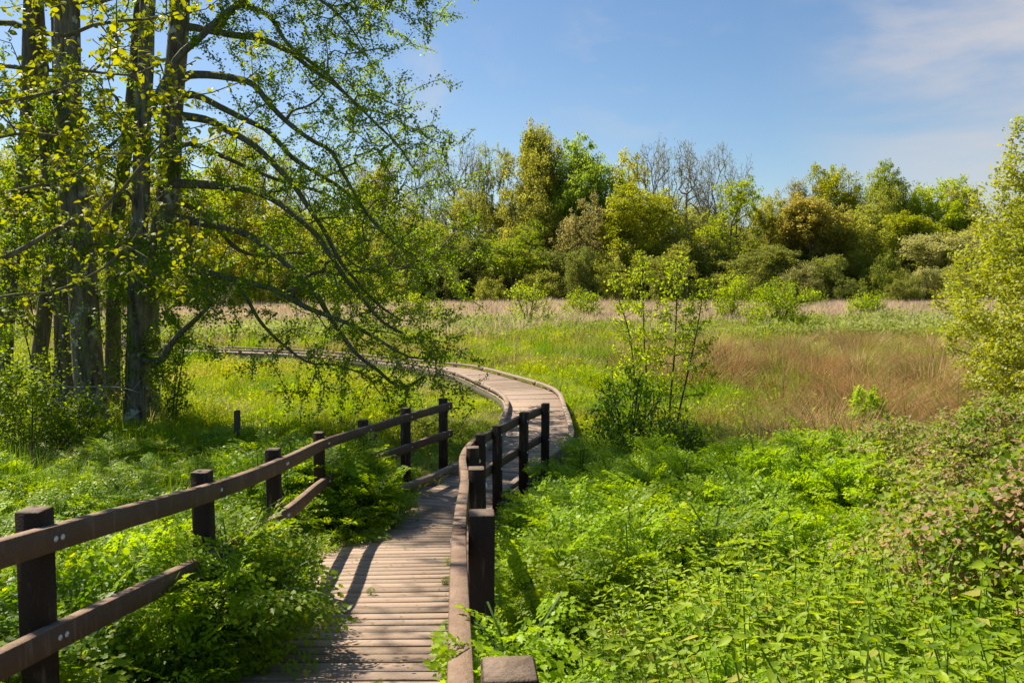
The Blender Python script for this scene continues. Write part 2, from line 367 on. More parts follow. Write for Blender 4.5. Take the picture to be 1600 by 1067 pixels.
for i in range(len(mid) - 1):
    a0, a1 = LE[i], RE[i]; b0, b1 = LE[i + 1], RE[i + 1]; g = .055
    P = [a0 + (b0 - a0) * g, a1 + (b1 - a1) * g, b1 - (b1 - a1) * g, b0 - (b0 - a0) * g]
    z0, z1 = Zm[i] + rs.uniform(-.002, .002), Zm[i + 1] + rs.uniform(-.002, .002)
    zz = [z0, z0, z1, z1]; c_ = sum(P) / 4
    V = [(p[0], p[1], z - .032) for p, z in zip(P, zz)] + [(p[0], p[1], z - .006) for p, z in zip(P, zz)] + [(*(p + (c_ - p) * np.array([.01, .06 if 1 else 0])), z) for p, z in zip(P, zz)]
    mb.add(V, [(3, 2, 1, 0), (8, 9, 10, 11)] + [(k, (k + 1) % 4, 4 + (k + 1) % 4, 4 + k) for k in range(4)] + [(4 + k, 4 + (k + 1) % 4, 8 + (k + 1) % 4, 8 + k) for k in range(4)])
part('deck', mb, M['deck'], bw)
def off_line(E, sgn, d, dz): return np.column_stack([E + S * sgn * d, Zm + dz])
for E, sg in ((LE, 1), (RE, -1)):
    mb = MB(); P = off_line(E, sg, .05, .09); k0 = 78 if sg > 0 else 84
    for a in range(k0, len(P) - 1, 27): mb.sweep(P[a:min(a + 28, len(P))] * 1.0, .045, .035)
    part('kerb', mb, M['kerb'], bw)
    for a in range(k0 + 2, min(len(P), 290), 9):
        mb = MB(); mb.box(P[a] - [0, 0, .062], [T[a, 0], T[a, 1], 0], [S[a, 0], S[a, 1], 0], [0, 0, 1], .06, .035, .028); part('kerb_spacer', mb, M['kerb'], bw)
    mb = MB(); mb.sweep(off_line(E, sg, .03, -.115), .03, .08); part('edge_beam', mb, M['beam'], bw)
mb = MB(); mb.sweep(off_line(mid, 1, 0, -.115), .03, .08); part('centre_beam', mb, M['beam'], bw)
for a in list(range(70, 290, 11)):
    for E, sg in ((LE, 1), (RE, -1)):
        p = E[a] + S[a] * sg * .12; g0 = float(gz(p[0], p[1])) - .3; h = Zm[a] - .036 - g0
        mb = MB(); mb.box((p[0], p[1], g0 + h / 2), (T[a, 0], T[a, 1], 0), (S[a, 0], S[a, 1], 0), (0, 0, 1), .045, .045, h / 2)
        part('support_post', mb, M['beam'], bw)
# ---------------------------------------------------------------- railings
def railing(name, posts, sgn, label, lo_skip=()):
    b0 = posts[1]; g0 = float(gz(b0[0], b0[1])); t = empty(name, (b0[0], b0[1], g0), label, 'railing'); loc = np.array(t.location)
    P2 = np.array(posts)[:, :2]; Tn = np.gradient(P2, axis=0); Tn /= np.linalg.norm(Tn, axis=1)[:, None]
    Sn = np.stack([Tn[:, 1], -Tn[:, 0]], 1) * sgn           # towards the deck
    rng = np.random.RandomState(len(name))
    for i, p in enumerate(posts):
        g = min(float(gz(p[0], p[1])), float(deckz(p[1])) - .25) - .3
        lean = rng.uniform(-.012, .012, 2)
        mb = MB(); uz = np.array([lean[0], lean[1], 1.0])
        mb.box((p[0] - loc[0], p[1] - loc[1], (p[2] + g) / 2 - loc[2]), (Sn[i, 0], Sn[i, 1], 0), (Tn[i, 0], Tn[i, 1], 0), uz, .05, .05, (p[2] - g) / 2, .005)
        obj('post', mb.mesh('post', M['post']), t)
    for kind, dz in (('top_rail', -.115), ('lower_rail', -.515)):
        Q = np.array([[*(posts[i][:2] + Sn[i] * .078), posts[i][2] + dz] for i in range(len(posts))])
        first = Q[0] - (Q[1] - Q[0]) * (.9 if posts[0][1] < 2 else 0.0); last = Q[-1] + (Q[-1] - Q[-2]) / np.linalg.norm(Q[-1] - Q[-2]) * .075
        cut = {'L': [0, 2, 4, 6], 'R': [0, 1, 3, 5]}['L' if sgn > 0 else 'R']
        SL = smooth_line(np.vstack([first, Q, last]), 8); ends = [0] + [8 * (c + 1) for c in cut[1:]] + [len(SL) - 1]
        mb = MB()
        for a, b in zip(ends[:-1], ends[1:]):
            s = SL[a:b + 1].copy(); d = s[-1] - s[-2]; s[-1] -= d / np.linalg.norm(d) * .003; mb.sweep(s - loc, .027, .05, .003)
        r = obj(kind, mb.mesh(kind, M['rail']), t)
        for i, p in enumerate(posts):
            two = i in (1, 3, 4); tz = np.array([Tn[i, 0], Tn[i, 1], 0])
            slope = (posts[min(i + 1, len(posts) - 1)][2] - posts[max(i - 1, 0)][2]) / max(.1, np.linalg.norm(P2[min(i + 1, len(posts) - 1)] - P2[max(i - 1, 0)]))
            for k in ((-.022, .022) if two else (0.,)):
                m2 = MB(); n3 = np.array([Sn[i, 0], Sn[i, 1], 0])
                m2.dome(Q[i] + n3 * .0262 + tz * k * (1 if two else 0) + np.array([0, 0, slope * k]) - loc, n3, .0125)
                obj('bolt', m2.mesh('bolt', M['bolt'], True), r)
                if not k > 0:
                    m2 = MB(); m2.dome(np.array([p[0], p[1], Q[i][2]]) - n3 * .0502 - loc, -n3, .016); obj('nut', m2.mesh('nut', M['bolt'], True), r)
    return t
railing('handrail', lpost, 1, 'brown post and two-rail handrail half buried in hemlock left of the boardwalk')
railing('handrail', rpost, -1, 'brown post and two-rail handrail curving along the right edge of the boardwalk')
# ---------------------------------------------------------------- tree builder
def rotm(yaw, pitch, roll):
    cy, sy, cp, sp, cr, sr = np.cos(yaw), np.sin(yaw), np.cos(pitch), np.sin(pitch), np.cos(roll), np.sin(roll)
    z = np.zeros_like(cy); o = np.ones_like(cy)
    Rz = np.stack([cy, -sy, z, sy, cy, z, z, z, o], -1).reshape(-1, 3, 3)
    Rx = np.stack([o, z, z, z, cp, -sp, z, sp, cp], -1).reshape(-1, 3, 3)
    Ry = np.stack([cr, z, sr, z, o, z, -sr, z, cr], -1).reshape(-1, 3, 3)
    return Rz @ Rx @ Ry
LEAF_Q = (np.array([(0, 0, 0), (.36, .45, .08), (0, 1, 0), (-.36, .45, .08)]), np.array([(0, 1, 2, 3)]), np.zeros((0, 3), int))
LEAF_R = (np.array([(0, 0, 0), (.30, .20, .07), (.40, .50, .13), (.24, .80, .05), (0, 1.04, -.10), (-.24, .80, .05), (-.38, .52, .11), (-.31, .20, .06), (0, .5, 0)]),
          np.array([(0, 1, 2, 8), (8, 2, 3, 4), (0, 8, 6, 7), (8, 4, 5, 6)]), np.zeros((0, 3), int))
LEAF_L = (np.array([(0, 0, 0), (.20, .35, .05), (.17, .7, .03), (0, 1.05, -.05), (-.17, .7, .03), (-.20, .35, .05)]), np.array([(0, 1, 2, 3), (0, 3, 4, 5)]), np.zeros((0, 3), int))
def leaves(tmpl, P, size, rng, pitch=(-.3, .6), roll=.5, yaw=None):
    T0, F4, F3 = tmpl; n = len(P)
    Rm = rotm(rng.uniform(0, 6.283, n) if yaw is None else yaw, rng.normal(pitch[0], pitch[1], n), rng.normal(0, roll, n))
    s = size * rng.uniform(.65, 1.25, n)
    V = P[:, None, :] + np.einsum('nij,kj->nki', Rm, T0) * s[:, None, None]
    k = len(T0); o = (np.arange(n) * k)[:, None, None]
    return V.reshape(-1, 3), (F4[None] + o).reshape(-1, 4), (F3[None] + o).reshape(-1, 3)
def leaf_mesh(name, mat, tmpl, P, size, rng, **k):
    V, F4, F3 = leaves(tmpl, P, size, rng, **k)
    return mesh(name, V, [F4, F3], mat)
class Tree:
    def __init__(s): s.P = []; s.par = []; s.ln = []
    def line(s, pts, parent=-1, step=.3):
        pts = resample(smooth_line(pts, 6), step); prev = parent
        if parent >= 0: pts = pts[1:]
        ids = []
        for p in pts:
            s.P.append(p); s.par.append(prev); s.ln.append(0 if prev < 0 else s.ln[prev] + np.linalg.norm(p - s.P[prev]))
            prev = len(s.P) - 1; ids.append(prev)
        return ids
    def near(s, p): return int(np.argmin(np.linalg.norm(np.array(s.P) - p, axis=1)))
    def grow(s, A, rng, step=.3, alpha=.3, sag=.0, wob=.12, up=.0, minlen=0.0):
        cap = len(s.P) + len(A) * 60; P = np.zeros((cap, 3)); n = len(s.P); P[:n] = s.P
        ln = np.zeros(cap); ln[:n] = s.ln; par = list(s.par); tips = []
        for a in A:
            d = P[:n] - a; dist = np.sqrt((d ** 2).sum(1))
            cost = dist + alpha * ln[:n] + up * np.maximum(d[:, 2], 0) + (dist < minlen) * 9
            j = int(np.argmin(cost)); L0 = dist[j]; k = max(1, min(50, int(L0 / step)))
            b = P[j].copy(); pv = j; off = rng.normal(0, 1, 3) * wob * L0
            for q in range(1, k + 1):
                t = q / k; p = b + (a - b) * t + off * math.sin(math.pi * t) * .6 + rng.normal(0, 1, 3) * wob * step * .6
                p[2] += sag * L0 * math.sin(math.pi * t)
                P[n] = p; par.append(pv); ln[n] = ln[pv] + np.linalg.norm(p - P[pv]); pv = n; n += 1
            tips.append(pv)
        s.P = list(P[:n]); s.par = par; s.ln = list(ln[:n]); return tips
    def radii(s, tip, expo=2.2):
        n = len(s.P); c = np.zeros(n); par = np.array(s.par); has = np.zeros(n, bool); has[par[par >= 0]] = True
        c[~has] = 1
        for i in range(n - 1, 0, -1):
            if par[i] >= 0: c[par[i]] += c[i]
        s.cnt = c; return tip * c ** (1 / expo)
    def tubes(s, rad, sides=5, name='trunk', mat=None, keep=None):
        P = np.array(s.P); par = np.array(s.par); n = len(P)
        main = np.full(n, -1); best = np.zeros(n)
        for i in range(n):
            p = par[i]
            if p >= 0 and rad[i] > best[p]: best[p] = rad[i]; main[p] = i
        e = np.where(par >= 0)[0]
        if keep is not None: e = e[keep[e]]
        D = np.zeros((n, 3)); D[e] = P[e] - P[par[e]]; D /= np.maximum(np.linalg.norm(D, axis=1), 1e-9)[:, None]
        TN = D.copy(); h = main >= 0; TN[h] += D[main[h]]; TN /= np.maximum(np.linalg.norm(TN, axis=1), 1e-9)[:, None]
        ism = main[par[e]] == e
        tA = np.where(ism[:, None], TN[par[e]], D[e]); rA = np.where(ism, rad[par[e]], np.minimum(rad[par[e]], rad[e] * 1.2)); tB = TN[e]; rB = rad[e]
        def ring(Pc, t, r):
            ref = np.tile(np.array([.31, .87, .38]), (len(t), 1)); bad = np.abs((t * ref).sum(1)) > .93; ref[bad] = (0.9, -.3, .3)
            a = np.cross(t, ref); a /= np.linalg.norm(a, axis=1)[:, None]; b = np.cross(t, a)
            th = np.arange(sides) / sides * 2 * math.pi
            return Pc[:, None, :] + (a[:, None, :] * np.cos(th)[None, :, None] + b[:, None, :] * np.sin(th)[None, :, None]) * r[:, None, None]
        A = ring(P[par[e]], tA, rA); B = ring(P[e], tB, rB)
        V = np.concatenate([A, B], 1).reshape(-1, 3); o = (np.arange(len(e)) * 2 * sides)[:, None]
        k = np.arange(sides); kn = (k + 1) % sides
        Fq = np.stack([o + k, o + kn, o + kn + sides, o + k + sides], -1).reshape(-1, 4)
        return mesh(name, V, [Fq], mat, True)
    def twigpts(s, rng, n, maxcnt, off):
        par = np.array(s.par); P = np.array(s.P); c = np.where((s.cnt <= maxcnt) & (par >= 0))[0]
        w = np.linalg.norm(P[c] - P[par[c]], axis=1); i = rng.choice(c, n, p=w / w.sum()); t = rng.rand(n)[:, None]
        return P[i] * t + P[par[i]] * (1 - t) + rng.normal(0, off, (n, 3))
def blobpts(blobs, n, rng, shell=.55):
    """points inside a union of ellipsoids, mostly towards their outsides"""
    o = []; w = np.array([b[3] * b[4] * b[5] for b in blobs]) ** (2 / 3); w /= w.sum()
    for b, k in zip(blobs, rng.multinomial(n, w)):
        v = rng.normal(0, 1, (k, 3)); v /= np.linalg.norm(v, axis=1)[:, None]; r = shell + (1 - shell) * rng.rand(k) ** .6
        o.append(np.array(b[:3]) + v * np.array(b[3:6]) * r[:, None])
    return np.concatenate(o)
def far_tree(seed, H, W, base, nb, na, nl, lsize, clump, sparse=False, tip=.024, expo=2.1, trunk=True):
    """unit made at the origin; crown is a set of lobes"""
    rng = np.random.RandomState(seed); t = Tree()
    tw = t.line([(0, 0, -.3), (rng.normal(0, .03) * W, rng.normal(0, .02) * W, H * .3), (rng.normal(0, .05) * W, 0, H * .62)], -1, H / 24)
    blobs = []
    for i in range(nb):
        u = rng.rand(); z = base + (H - base) * (.18 + .66 * u); rr = W * .5 * math.sqrt(max(.05, 1 - ((z - (base + (H - base) * .45)) / ((H - base) * .62)) ** 2))
        a = i * 2.4 + rng.uniform(-.5, .5); q = rr * rng.uniform(.35, .78)
        b = W * rng.uniform(.14, .24); blobs.append((q * math.cos(a), q * math.sin(a), z, b * 1.0, b * 1.0, b * rng.uniform(1.0, 1.5)))
    A = blobpts(blobs, na, rng, .3); A = A[A[:, 2] > base * .8]
    A = A[np.argsort(np.linalg.norm(A - [0, 0, base], axis=1) + rng.normal(0, W * .06, len(A)))]
    t.grow(A, rng, H / 22, .25, .03, .13, up=.7 if sparse else 1.6)
    rad = t.radii(tip, expo)
    tm = t.tubes(rad, 5, 'trunk', M['dark_bark'])
    if sparse:
        P = t.twigpts(rng, nl, 2, clump)
    else:
        k = max(1, nl // len(A)); P = np.repeat(A, k, 0); v = rng.normal(0, 1, P.shape); v /= np.linalg.norm(v, axis=1)[:, None]
        sz = np.repeat(rng.uniform(.4, 1.25, len(A)), k)
        P = P + v * (clump * sz * rng.rand(len(P)) ** .45)[:, None] * np.array([1, 1, .9])
    cm = leaf_mesh('crown', M['far'], LEAF_Q, P, lsize, rng, pitch=(-.2, .7), roll=.6)
    return tm, cm
# ---------------------------------------------------------------- woodland across the meadow
UN = {}
for i in range(3): UN['dense%d' % i] = far_tree(60 + i, 18, 11, 2.0, 24, 520, 44000, .26, 1.05)
for i in range(5): UN['broad%d' % i] = far_tree(10 + i, 18, 11, 2.0, 20, 430, 27000, .25, .95)
for i in range(2): UN['airy%d' % i] = far_tree(30 + i, 18, 11, 3.5, 15, 380, 15000, .23, .62)
for i in range(3): UN['bare%d' % i] = far_tree(20 + i, 20, 10, 6.0, 13, 1000, 3000, .18, .25, True, .019, 2.35)
for i in range(3): UN['bush%d' % i] = far_tree(40 + i, 8, 9, -.5, 16, 240, 17000, .22, .85)
def place_tree(name, kind, px, top, wpx, Y, col, label, cat='tree', group='trees of the wood across the meadow', rot=None):
    col = tuple(c * .62 + m * .38 for c, m in zip(col, (.25, .275, .045)))
    if Y > 44: Y = Y * 1.34
    p = at(px, 475, Y); x = p[0]; g = float(gz(x, Y)) - .1; ztop = at(px, top, Y)[2]
    H0, W0 = {'dense': (18, 11), 'broad': (18, 11), 'airy': (18, 11), 'bare': (20, 10), 'bush': (8, 9)}[kind[:-1]]
    tm, cm = UN[kind]; W = wpx / F * Y
    t = empty(name, (x, Y, g), label, cat, group)
    t.scale = (W / W0 * 1.12, W / W0 * 1.12, (ztop - g) / H0 / .93); t.rotation_euler = (0, 0, rot if rot is not None else (px * 1.7 + top) % 6.28)
    a = obj('trunk', tm, t); c_ = obj('crown', cm, t); c_.color = (*col, 1)
    if 'pale' in label or kind[:4] == 'bare': a.material_slots[0].link = 'OBJECT'; a.material_slots[0].material = M['pale_bark']
    return t
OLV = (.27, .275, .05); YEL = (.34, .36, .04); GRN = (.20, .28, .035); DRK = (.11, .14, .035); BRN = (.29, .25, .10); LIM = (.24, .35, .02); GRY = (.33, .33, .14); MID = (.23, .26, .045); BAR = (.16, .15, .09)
FT = [
 # kind, px, top, width px, distance, colour, label
 ('bare0', 712, 212, 78, 94, BAR, 'tall almost bare tree leftmost of the open skyline, thin pale upright branches'),
 ('bare1', 655, 214, 44, 96, BAR, 'slim bare tree peeping out beside the alder branches against the sky'),
 ('bare2', 682, 246, 36, 92, BAR, 'short bare tree between two taller bare ones left of the green skyline'),
 ('bare1', 748, 236, 50, 93, MID, 'bare tree with a few green tufts standing just right of the tallest bare one'),
 ('airy0', 778, 232, 62, 92, MID, 'thin olive tree with gaps at the left shoulder of the wooded skyline'),
 ('dense2', 852, 216, 96, 94, OLV, 'tall olive-brown tree left of the bright green crown on the skyline'),
 ('dense0', 912, 230, 112, 91, (.15, .27, .035), 'bright deep green crown highest on the middle skyline'),
 ('broad4', 828, 248, 104, 88, OLV, 'broad olive oak in front of the tallest olive-brown tree'),
 ('airy1', 905, 292, 92, 83, BRN, 'brownish open oak below the bright deep green crown'),
 ('airy1', 800, 338, 134, 77, (.20, .29, .018), 'leaning green tree with dark forked trunk behind the middle meadow shrubs'),
 ('broad0', 722, 372, 90, 75, DRK, 'dark ivy covered tree low at the left of the open meadow edge'),
 ('airy0', 735, 300, 70, 86, MID, 'narrow olive tree under the tallest bare tree'),
 ('airy0', 992, 246, 100, 93, YEL, 'yellow olive crown just left of the three bare skyline trees'),
 ('bare1', 1022, 218, 66, 90, BAR, 'leftmost of the grey bare trees on the middle skyline'),
 ('bare0', 1070, 217, 86, 91, BAR, 'broadest grey bare tree rising over the middle of the wood'),
 ('bare2', 1112, 232, 62, 90, BAR, 'grey bare tree right of the broadest bare one'),
 ('bare0', 1147, 241, 56, 89, BAR, 'rightmost bare grey tree on the skyline'),
 ('dense1', 1002, 298, 122, 82, (.25, .29, .02), 'large olive green tree below the yellow olive crown'),
 ('airy1', 1078, 322, 104, 80, MID, 'half open olive tree with upright limbs below the broadest bare tree'),
 ('airy0', 1138, 284, 104, 81, (.20, .29, .018), 'green tree with dark fanning limbs below the rightmost bare tree'),
 ('airy1', 1042, 372, 104, 73, MID, 'rounded olive tree behind the thin birch saplings'),
 ('airy1', 1212, 286, 66, 90, BRN, 'rusty thin crown on the skyline just right of the bare trees'),
 ('broad0', 1196, 318, 76, 84, YEL, 'yellow green tree under the rusty thin crown'),
 ('broad1', 1252, 290, 70, 92, BRN, 'brown budding tree left of the yellow olive skyline crown'),
 ('dense1', 1302, 264, 84, 95, (.32, .34, .016), 'rounded yellow olive crown standing alone above the right skyline'),
 ('dense2', 1264, 320, 116, 81, (.34, .29, .07), 'orange brown oak in the middle of the right hand wood'),
 ('dense0', 1334, 334, 104, 80, MID, 'olive green tree right of the orange brown oak'),
 ('broad1', 1182, 388, 110, 74, DRK, 'dark green tree low between the two meadow shrubs'),
 ('dense0', 1388, 270, 84, 104, GRN, 'green crown on the skyline left of the lime green one'),
 ('broad3', 1368, 298, 78, 98, MID, 'pale olive crown below the green one on the right skyline'),
 ('dense1', 1462, 285, 106, 102, LIM, 'lime green dense crown on the right skyline'),
 ('airy0', 1500, 298, 54, 99, BRN, 'small brown twiggy crown at the right shoulder of the lime green one'),
 ('dense2', 1408, 346, 108, 86, (.32, .36, .018), 'yellow green tree under the right skyline crowns'),
 ('broad2', 1478, 348, 140, 80, GRY, 'wide grey olive sallow next to the near willow'),
 ('broad3', 1555, 322, 110, 84, OLV, 'olive tree half hidden behind the near willow'),
 ('broad0', 1620, 300, 120, 90, MID, 'olive tree behind the upper twigs of the near willow'),
 # behind the alders on the left
 ('broad1', 598, 262, 96, 88, OLV, 'olive tree seen through the drooping alder twigs nearest the open skyline'),
 ('bare1', 560, 244, 66, 94, BAR, 'bare tree seen through the middle of the drooping alder branches'),
 ('broad2', 520, 318, 110, 80, (.32, .36, .018), 'yellow green tree behind the drooping alder branches'),
 ('bare0', 470, 262, 90, 92, BAR, 'bare tree half veiled by the thick of the alder branches'),
 ('airy0', 430, 240, 90, 90, OLV, 'thin olive tree behind the mossy alder limbs'),
 ('broad3', 372, 214, 120, 70, (.34, .34, .016), 'big yellow olive tree just right of the alder trunks'),
 ('broad0', 425, 330, 110, 66, YEL, 'yellow tree at the meadow edge behind the mossy limbs'),
 ('broad1', 300, 258, 120, 62, (.34, .36, .016), 'yellow green tree directly behind the forked alder trunk'),
 ('broad2', 195, 232, 130, 60, MID, 'olive tree seen between the alder trunks'),
 ('broad3', 90, 215, 140, 58, (.32, .36, .016), 'yellow green tree behind the thick leaning trunks'),
 ('broad0', -5, 240, 140, 60, MID, 'olive tree at the far left edge behind the alders'),
 ('broad1', 620, 345, 90, 74, OLV, 'olive tree at the meadow edge under the drooping twigs'),
 ('broad2', 670, 330, 80, 80, YEL, 'yellow olive tree between the alder twigs and the dark ivy tree'),
]
for i, (k, px, top, wp, Y, col, lab) in enumerate(FT):
    nm = {'bare': 'bare_tree', 'airy': 'oak_tree', 'broad': 'leafy_tree', 'dense': 'leafy_tree'}[k[:-1]]
    place_tree(nm, k, px, top, wp, Y, col, lab)
rb = np.random.RandomState(12)
for i in range(26):
    px = -120 + i * 72 + rb.uniform(-15, 15); tp = np.interp(px, [0, 300, 650, 950, 1250, 1650], [290, 320, 330, 300, 345, 350]) + rb.uniform(-12, 12)
    place_tree('leafy_tree', 'broad%d' % (i % 4), px, tp, rb.uniform(95, 130), 97 + rb.uniform(-3, 3), [OLV, MID, YEL, MID, GRN][i % 5], 'olive green tree in the dim inner rows of the wood', 'tree', 'inner trees of the wood')
for i in range(17):
    px = 480 + i * 68 + rb.uniform(-12, 12)
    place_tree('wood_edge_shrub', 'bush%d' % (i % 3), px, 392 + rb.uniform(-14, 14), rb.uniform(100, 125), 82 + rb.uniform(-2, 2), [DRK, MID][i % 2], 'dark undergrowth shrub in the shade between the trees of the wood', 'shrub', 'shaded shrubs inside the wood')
BU = [(905, 404, 96, 71, DRK, 'rounded dark shrub below the brownish oak'), (655, 418, 74, 72, DRK, 'dark shrub at the wood edge by the alder twigs'), (768, 424, 70, 70, MID, 'olive shrub beside the leaning green tree'),
      (700, 428, 90, 70, DRK, 'dark shrub at the foot of the ivy covered tree'), (838, 420, 80, 72, MID, 'olive shrub right of the leaning green tree'), (965, 418, 90, 72, MID, 'olive shrub behind the left birch sapling'), (1040, 428, 90, 70, DRK, 'dark shrub behind the birch saplings'),
      (1105, 420, 80, 72, DRK, 'dark shrub left of the slim meadow bush'), (1175, 424, 80, 71, DRK, 'dark shrub between the slim and the round meadow bush'), (1290, 400, 118, 73, DRK, 'large dark mound of shrub below the orange brown oak'),
      (1240, 424, 80, 70, (.19, .19, .08), 'grey brown twiggy shrub right of the round meadow bush'), (1372, 398, 84, 74, (.09, .14, .02), 'very dark green shrub behind the small right bush'), (1445, 412, 100, 73, GRY, 'grey olive shrub at the foot of the wide sallow'),
      (1510, 420, 90, 70, MID, 'olive shrub beside the near willow'), (1330, 430, 70, 70, DRK, 'low dark shrub at the edge below the olive tree'), (1580, 410, 100, 72, MID, 'olive shrub hidden behind the near willow'), (1410, 432, 60, 70, DRK, 'small dark shrub at the edge of the dry grass'),
      (600, 425, 90, 70, MID, 'olive shrub under the drooping alder tips'), (540, 412, 100, 68, YEL, 'yellow shrub below the alder branches'), (470, 418, 100, 66, GRN, 'green shrub behind the lowest mossy limb'), (400, 408, 100, 62, YEL, 'yellow green shrub behind the risen limb'),
      (330, 415, 100, 60, GRN, 'green shrub right of the alder trunks'), (262, 420, 90, 56, YEL, 'yellow green shrub behind the forked alder'), (190, 400, 110, 50, GRN, 'green shrub seen between the alder trunks'), (110, 405, 110, 48, (.28, .36, .014), 'bright shrub behind the thick alder trunks'), (30, 400, 120, 46, (.28, .34, .014), 'bright shrub at the far left edge'), (-50, 390, 120, 44, GRN, 'green shrub just outside the left edge')]
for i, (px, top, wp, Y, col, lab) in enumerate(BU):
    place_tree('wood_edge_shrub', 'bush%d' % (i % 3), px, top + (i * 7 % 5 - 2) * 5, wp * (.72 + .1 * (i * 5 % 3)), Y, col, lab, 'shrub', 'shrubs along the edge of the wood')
# ---------------------------------------------------------------- young trees and bushes on the meadow
def plant(name, label, cat, x, y, seed, stems, H, W, na, nl, lsize, lmat, bmat, tmpl=LEAF_Q, tip=.006, base=.25, top=.5, clump=.08, group=None, spread=.35, tall=1.0, expo=2.2, mc=2, shell=.3, pitch=(-.2, .6)):
    rng = np.random.RandomState(seed); g = float(gz(x, y)) - .05; t = Tree()
    for s in range(stems):
        a = rng.uniform(0, 6.28); q = spread * W * .5 * math.sqrt(rng.rand())
        t.line([(rng.normal(0, .03 * W), rng.normal(0, .03 * W), 0), (q * .4 * math.cos(a), q * .4 * math.sin(a), H * .3), (q * math.cos(a), q * math.sin(a), H * rng.uniform(.55, .8))], -1, H / 14)
    A = blobpts([(0, 0, H * (base + (1 - base) * .45), W * .5, W * .5, H * (1 - base) * .56)] + [(rng.normal(0, W * .2), rng.normal(0, W * .2), H * rng.uniform(base + .1, .85), W * .22, W * .22, H * .13) for _ in range(5)], na, rng, shell)
    A = A[A[:, 2] > .05]; A = A[np.argsort(np.linalg.norm(A[:, :2], axis=1) + A[:, 2] * .3)]
    t.grow(A, rng, H / 16, .4, .02, .1, up=1.5); rad = t.radii(tip, expo)
    o = empty(name, (x, y, g), label, cat, group)
    obj('trunk', t.tubes(rad, 4 if W < 3 else 6, 'trunk', bmat), o)
    obj('crown', leaf_mesh('crown', lmat, tmpl, t.twigpts(rng, nl, mc, clump), lsize, rng, pitch=pitch), o)
    return o
MS = [(825, 437, 516, 78, 5, 9, 1500, 'multi-stemmed yellow green bush on the meadow below the leaning tree', 'birch_leaf'), (685, 470, 522, 34, 2, 5, 350, 'small spindly sapling beside the alder twigs', 'birch_leaf'),
      (910, 452, 506, 64, 6, 5, 1500, 'low yellow green bush on the meadow below the dark rounded shrub', 'birch_leaf'), (985, 463, 502, 44, 4, 4, 800, 'small bush behind the left birch sapling', 'birch_leaf'),
      (1142, 428, 512, 60, 4, 5, 2600, 'slim upright green bush left of the round one', 'birch_leaf'), (1216, 432, 523, 92, 9, 8, 5200, 'round many-stemmed green bush, largest on the meadow', 'birch_leaf'),
      (1353, 454, 506, 52, 5, 6, 2000, 'bush with a broad pale top on the right of the meadow', 'birch_leaf'), (1436, 446, 472, 34, 5, 5, 900, 'small rounded bush at the far edge of the dry grass', 'birch_leaf'),
      (644, 456, 508, 56, 6, 5, 1500, 'yellow bush at the tips of the alder twigs', 'birch_leaf'), (1308, 456, 476, 28, 5, 3, 500, 'tiny bush at the far edge below the olive tree', 'birch_leaf'), (1277, 488, 508, 26, 6, 3, 420, 'tiny yellow sprig bush right of the round bush', 'birch_leaf')]
for i, (px, top, by, wp, st, k, nl, lab, lm) in enumerate(MS):
    p = onz(px, by, 0.0); Y = p[1]; H = at(px, top, Y)[2]; W = wp / F * Y
    plant('meadow_bush', lab, 'bush', p[0], Y, 100 + i, st, H * 1.04, W * 1.18, 130 + nl // 16, int(nl * 1.9), max(.10, .0022 * Y), M[lm], M['twig'], tip=.010, base=.12, clump=.12, group='bushes dotted over the meadow', spread=.6)
# fence stake, hidden stakes
def stake(px, top, Y, hw, label, tilt=(0, 0)):
    p = at(px, top, Y); g = float(gz(p[0], Y)) - .3; mb = MB()
    mb.box((0, 0, (p[2] - g) / 2), (1, 0, 0), (0, 1, 0), (tilt[0], tilt[1], 1), hw, hw, (p[2] - g) / 2, hw * .25)
    o = obj('wooden_stake', mb.mesh('wooden_stake', M['oldwood'])); o.location = (p[0], Y, g); tag(o, label, 'stake')
stake(369, 641, 13.5, .045, 'short weathered stake alone in the herbs left of the handrail', (.03, 0))
stake(583, 678, 10.6, .05, 'short pale stake tucked against the handrail near its far end')
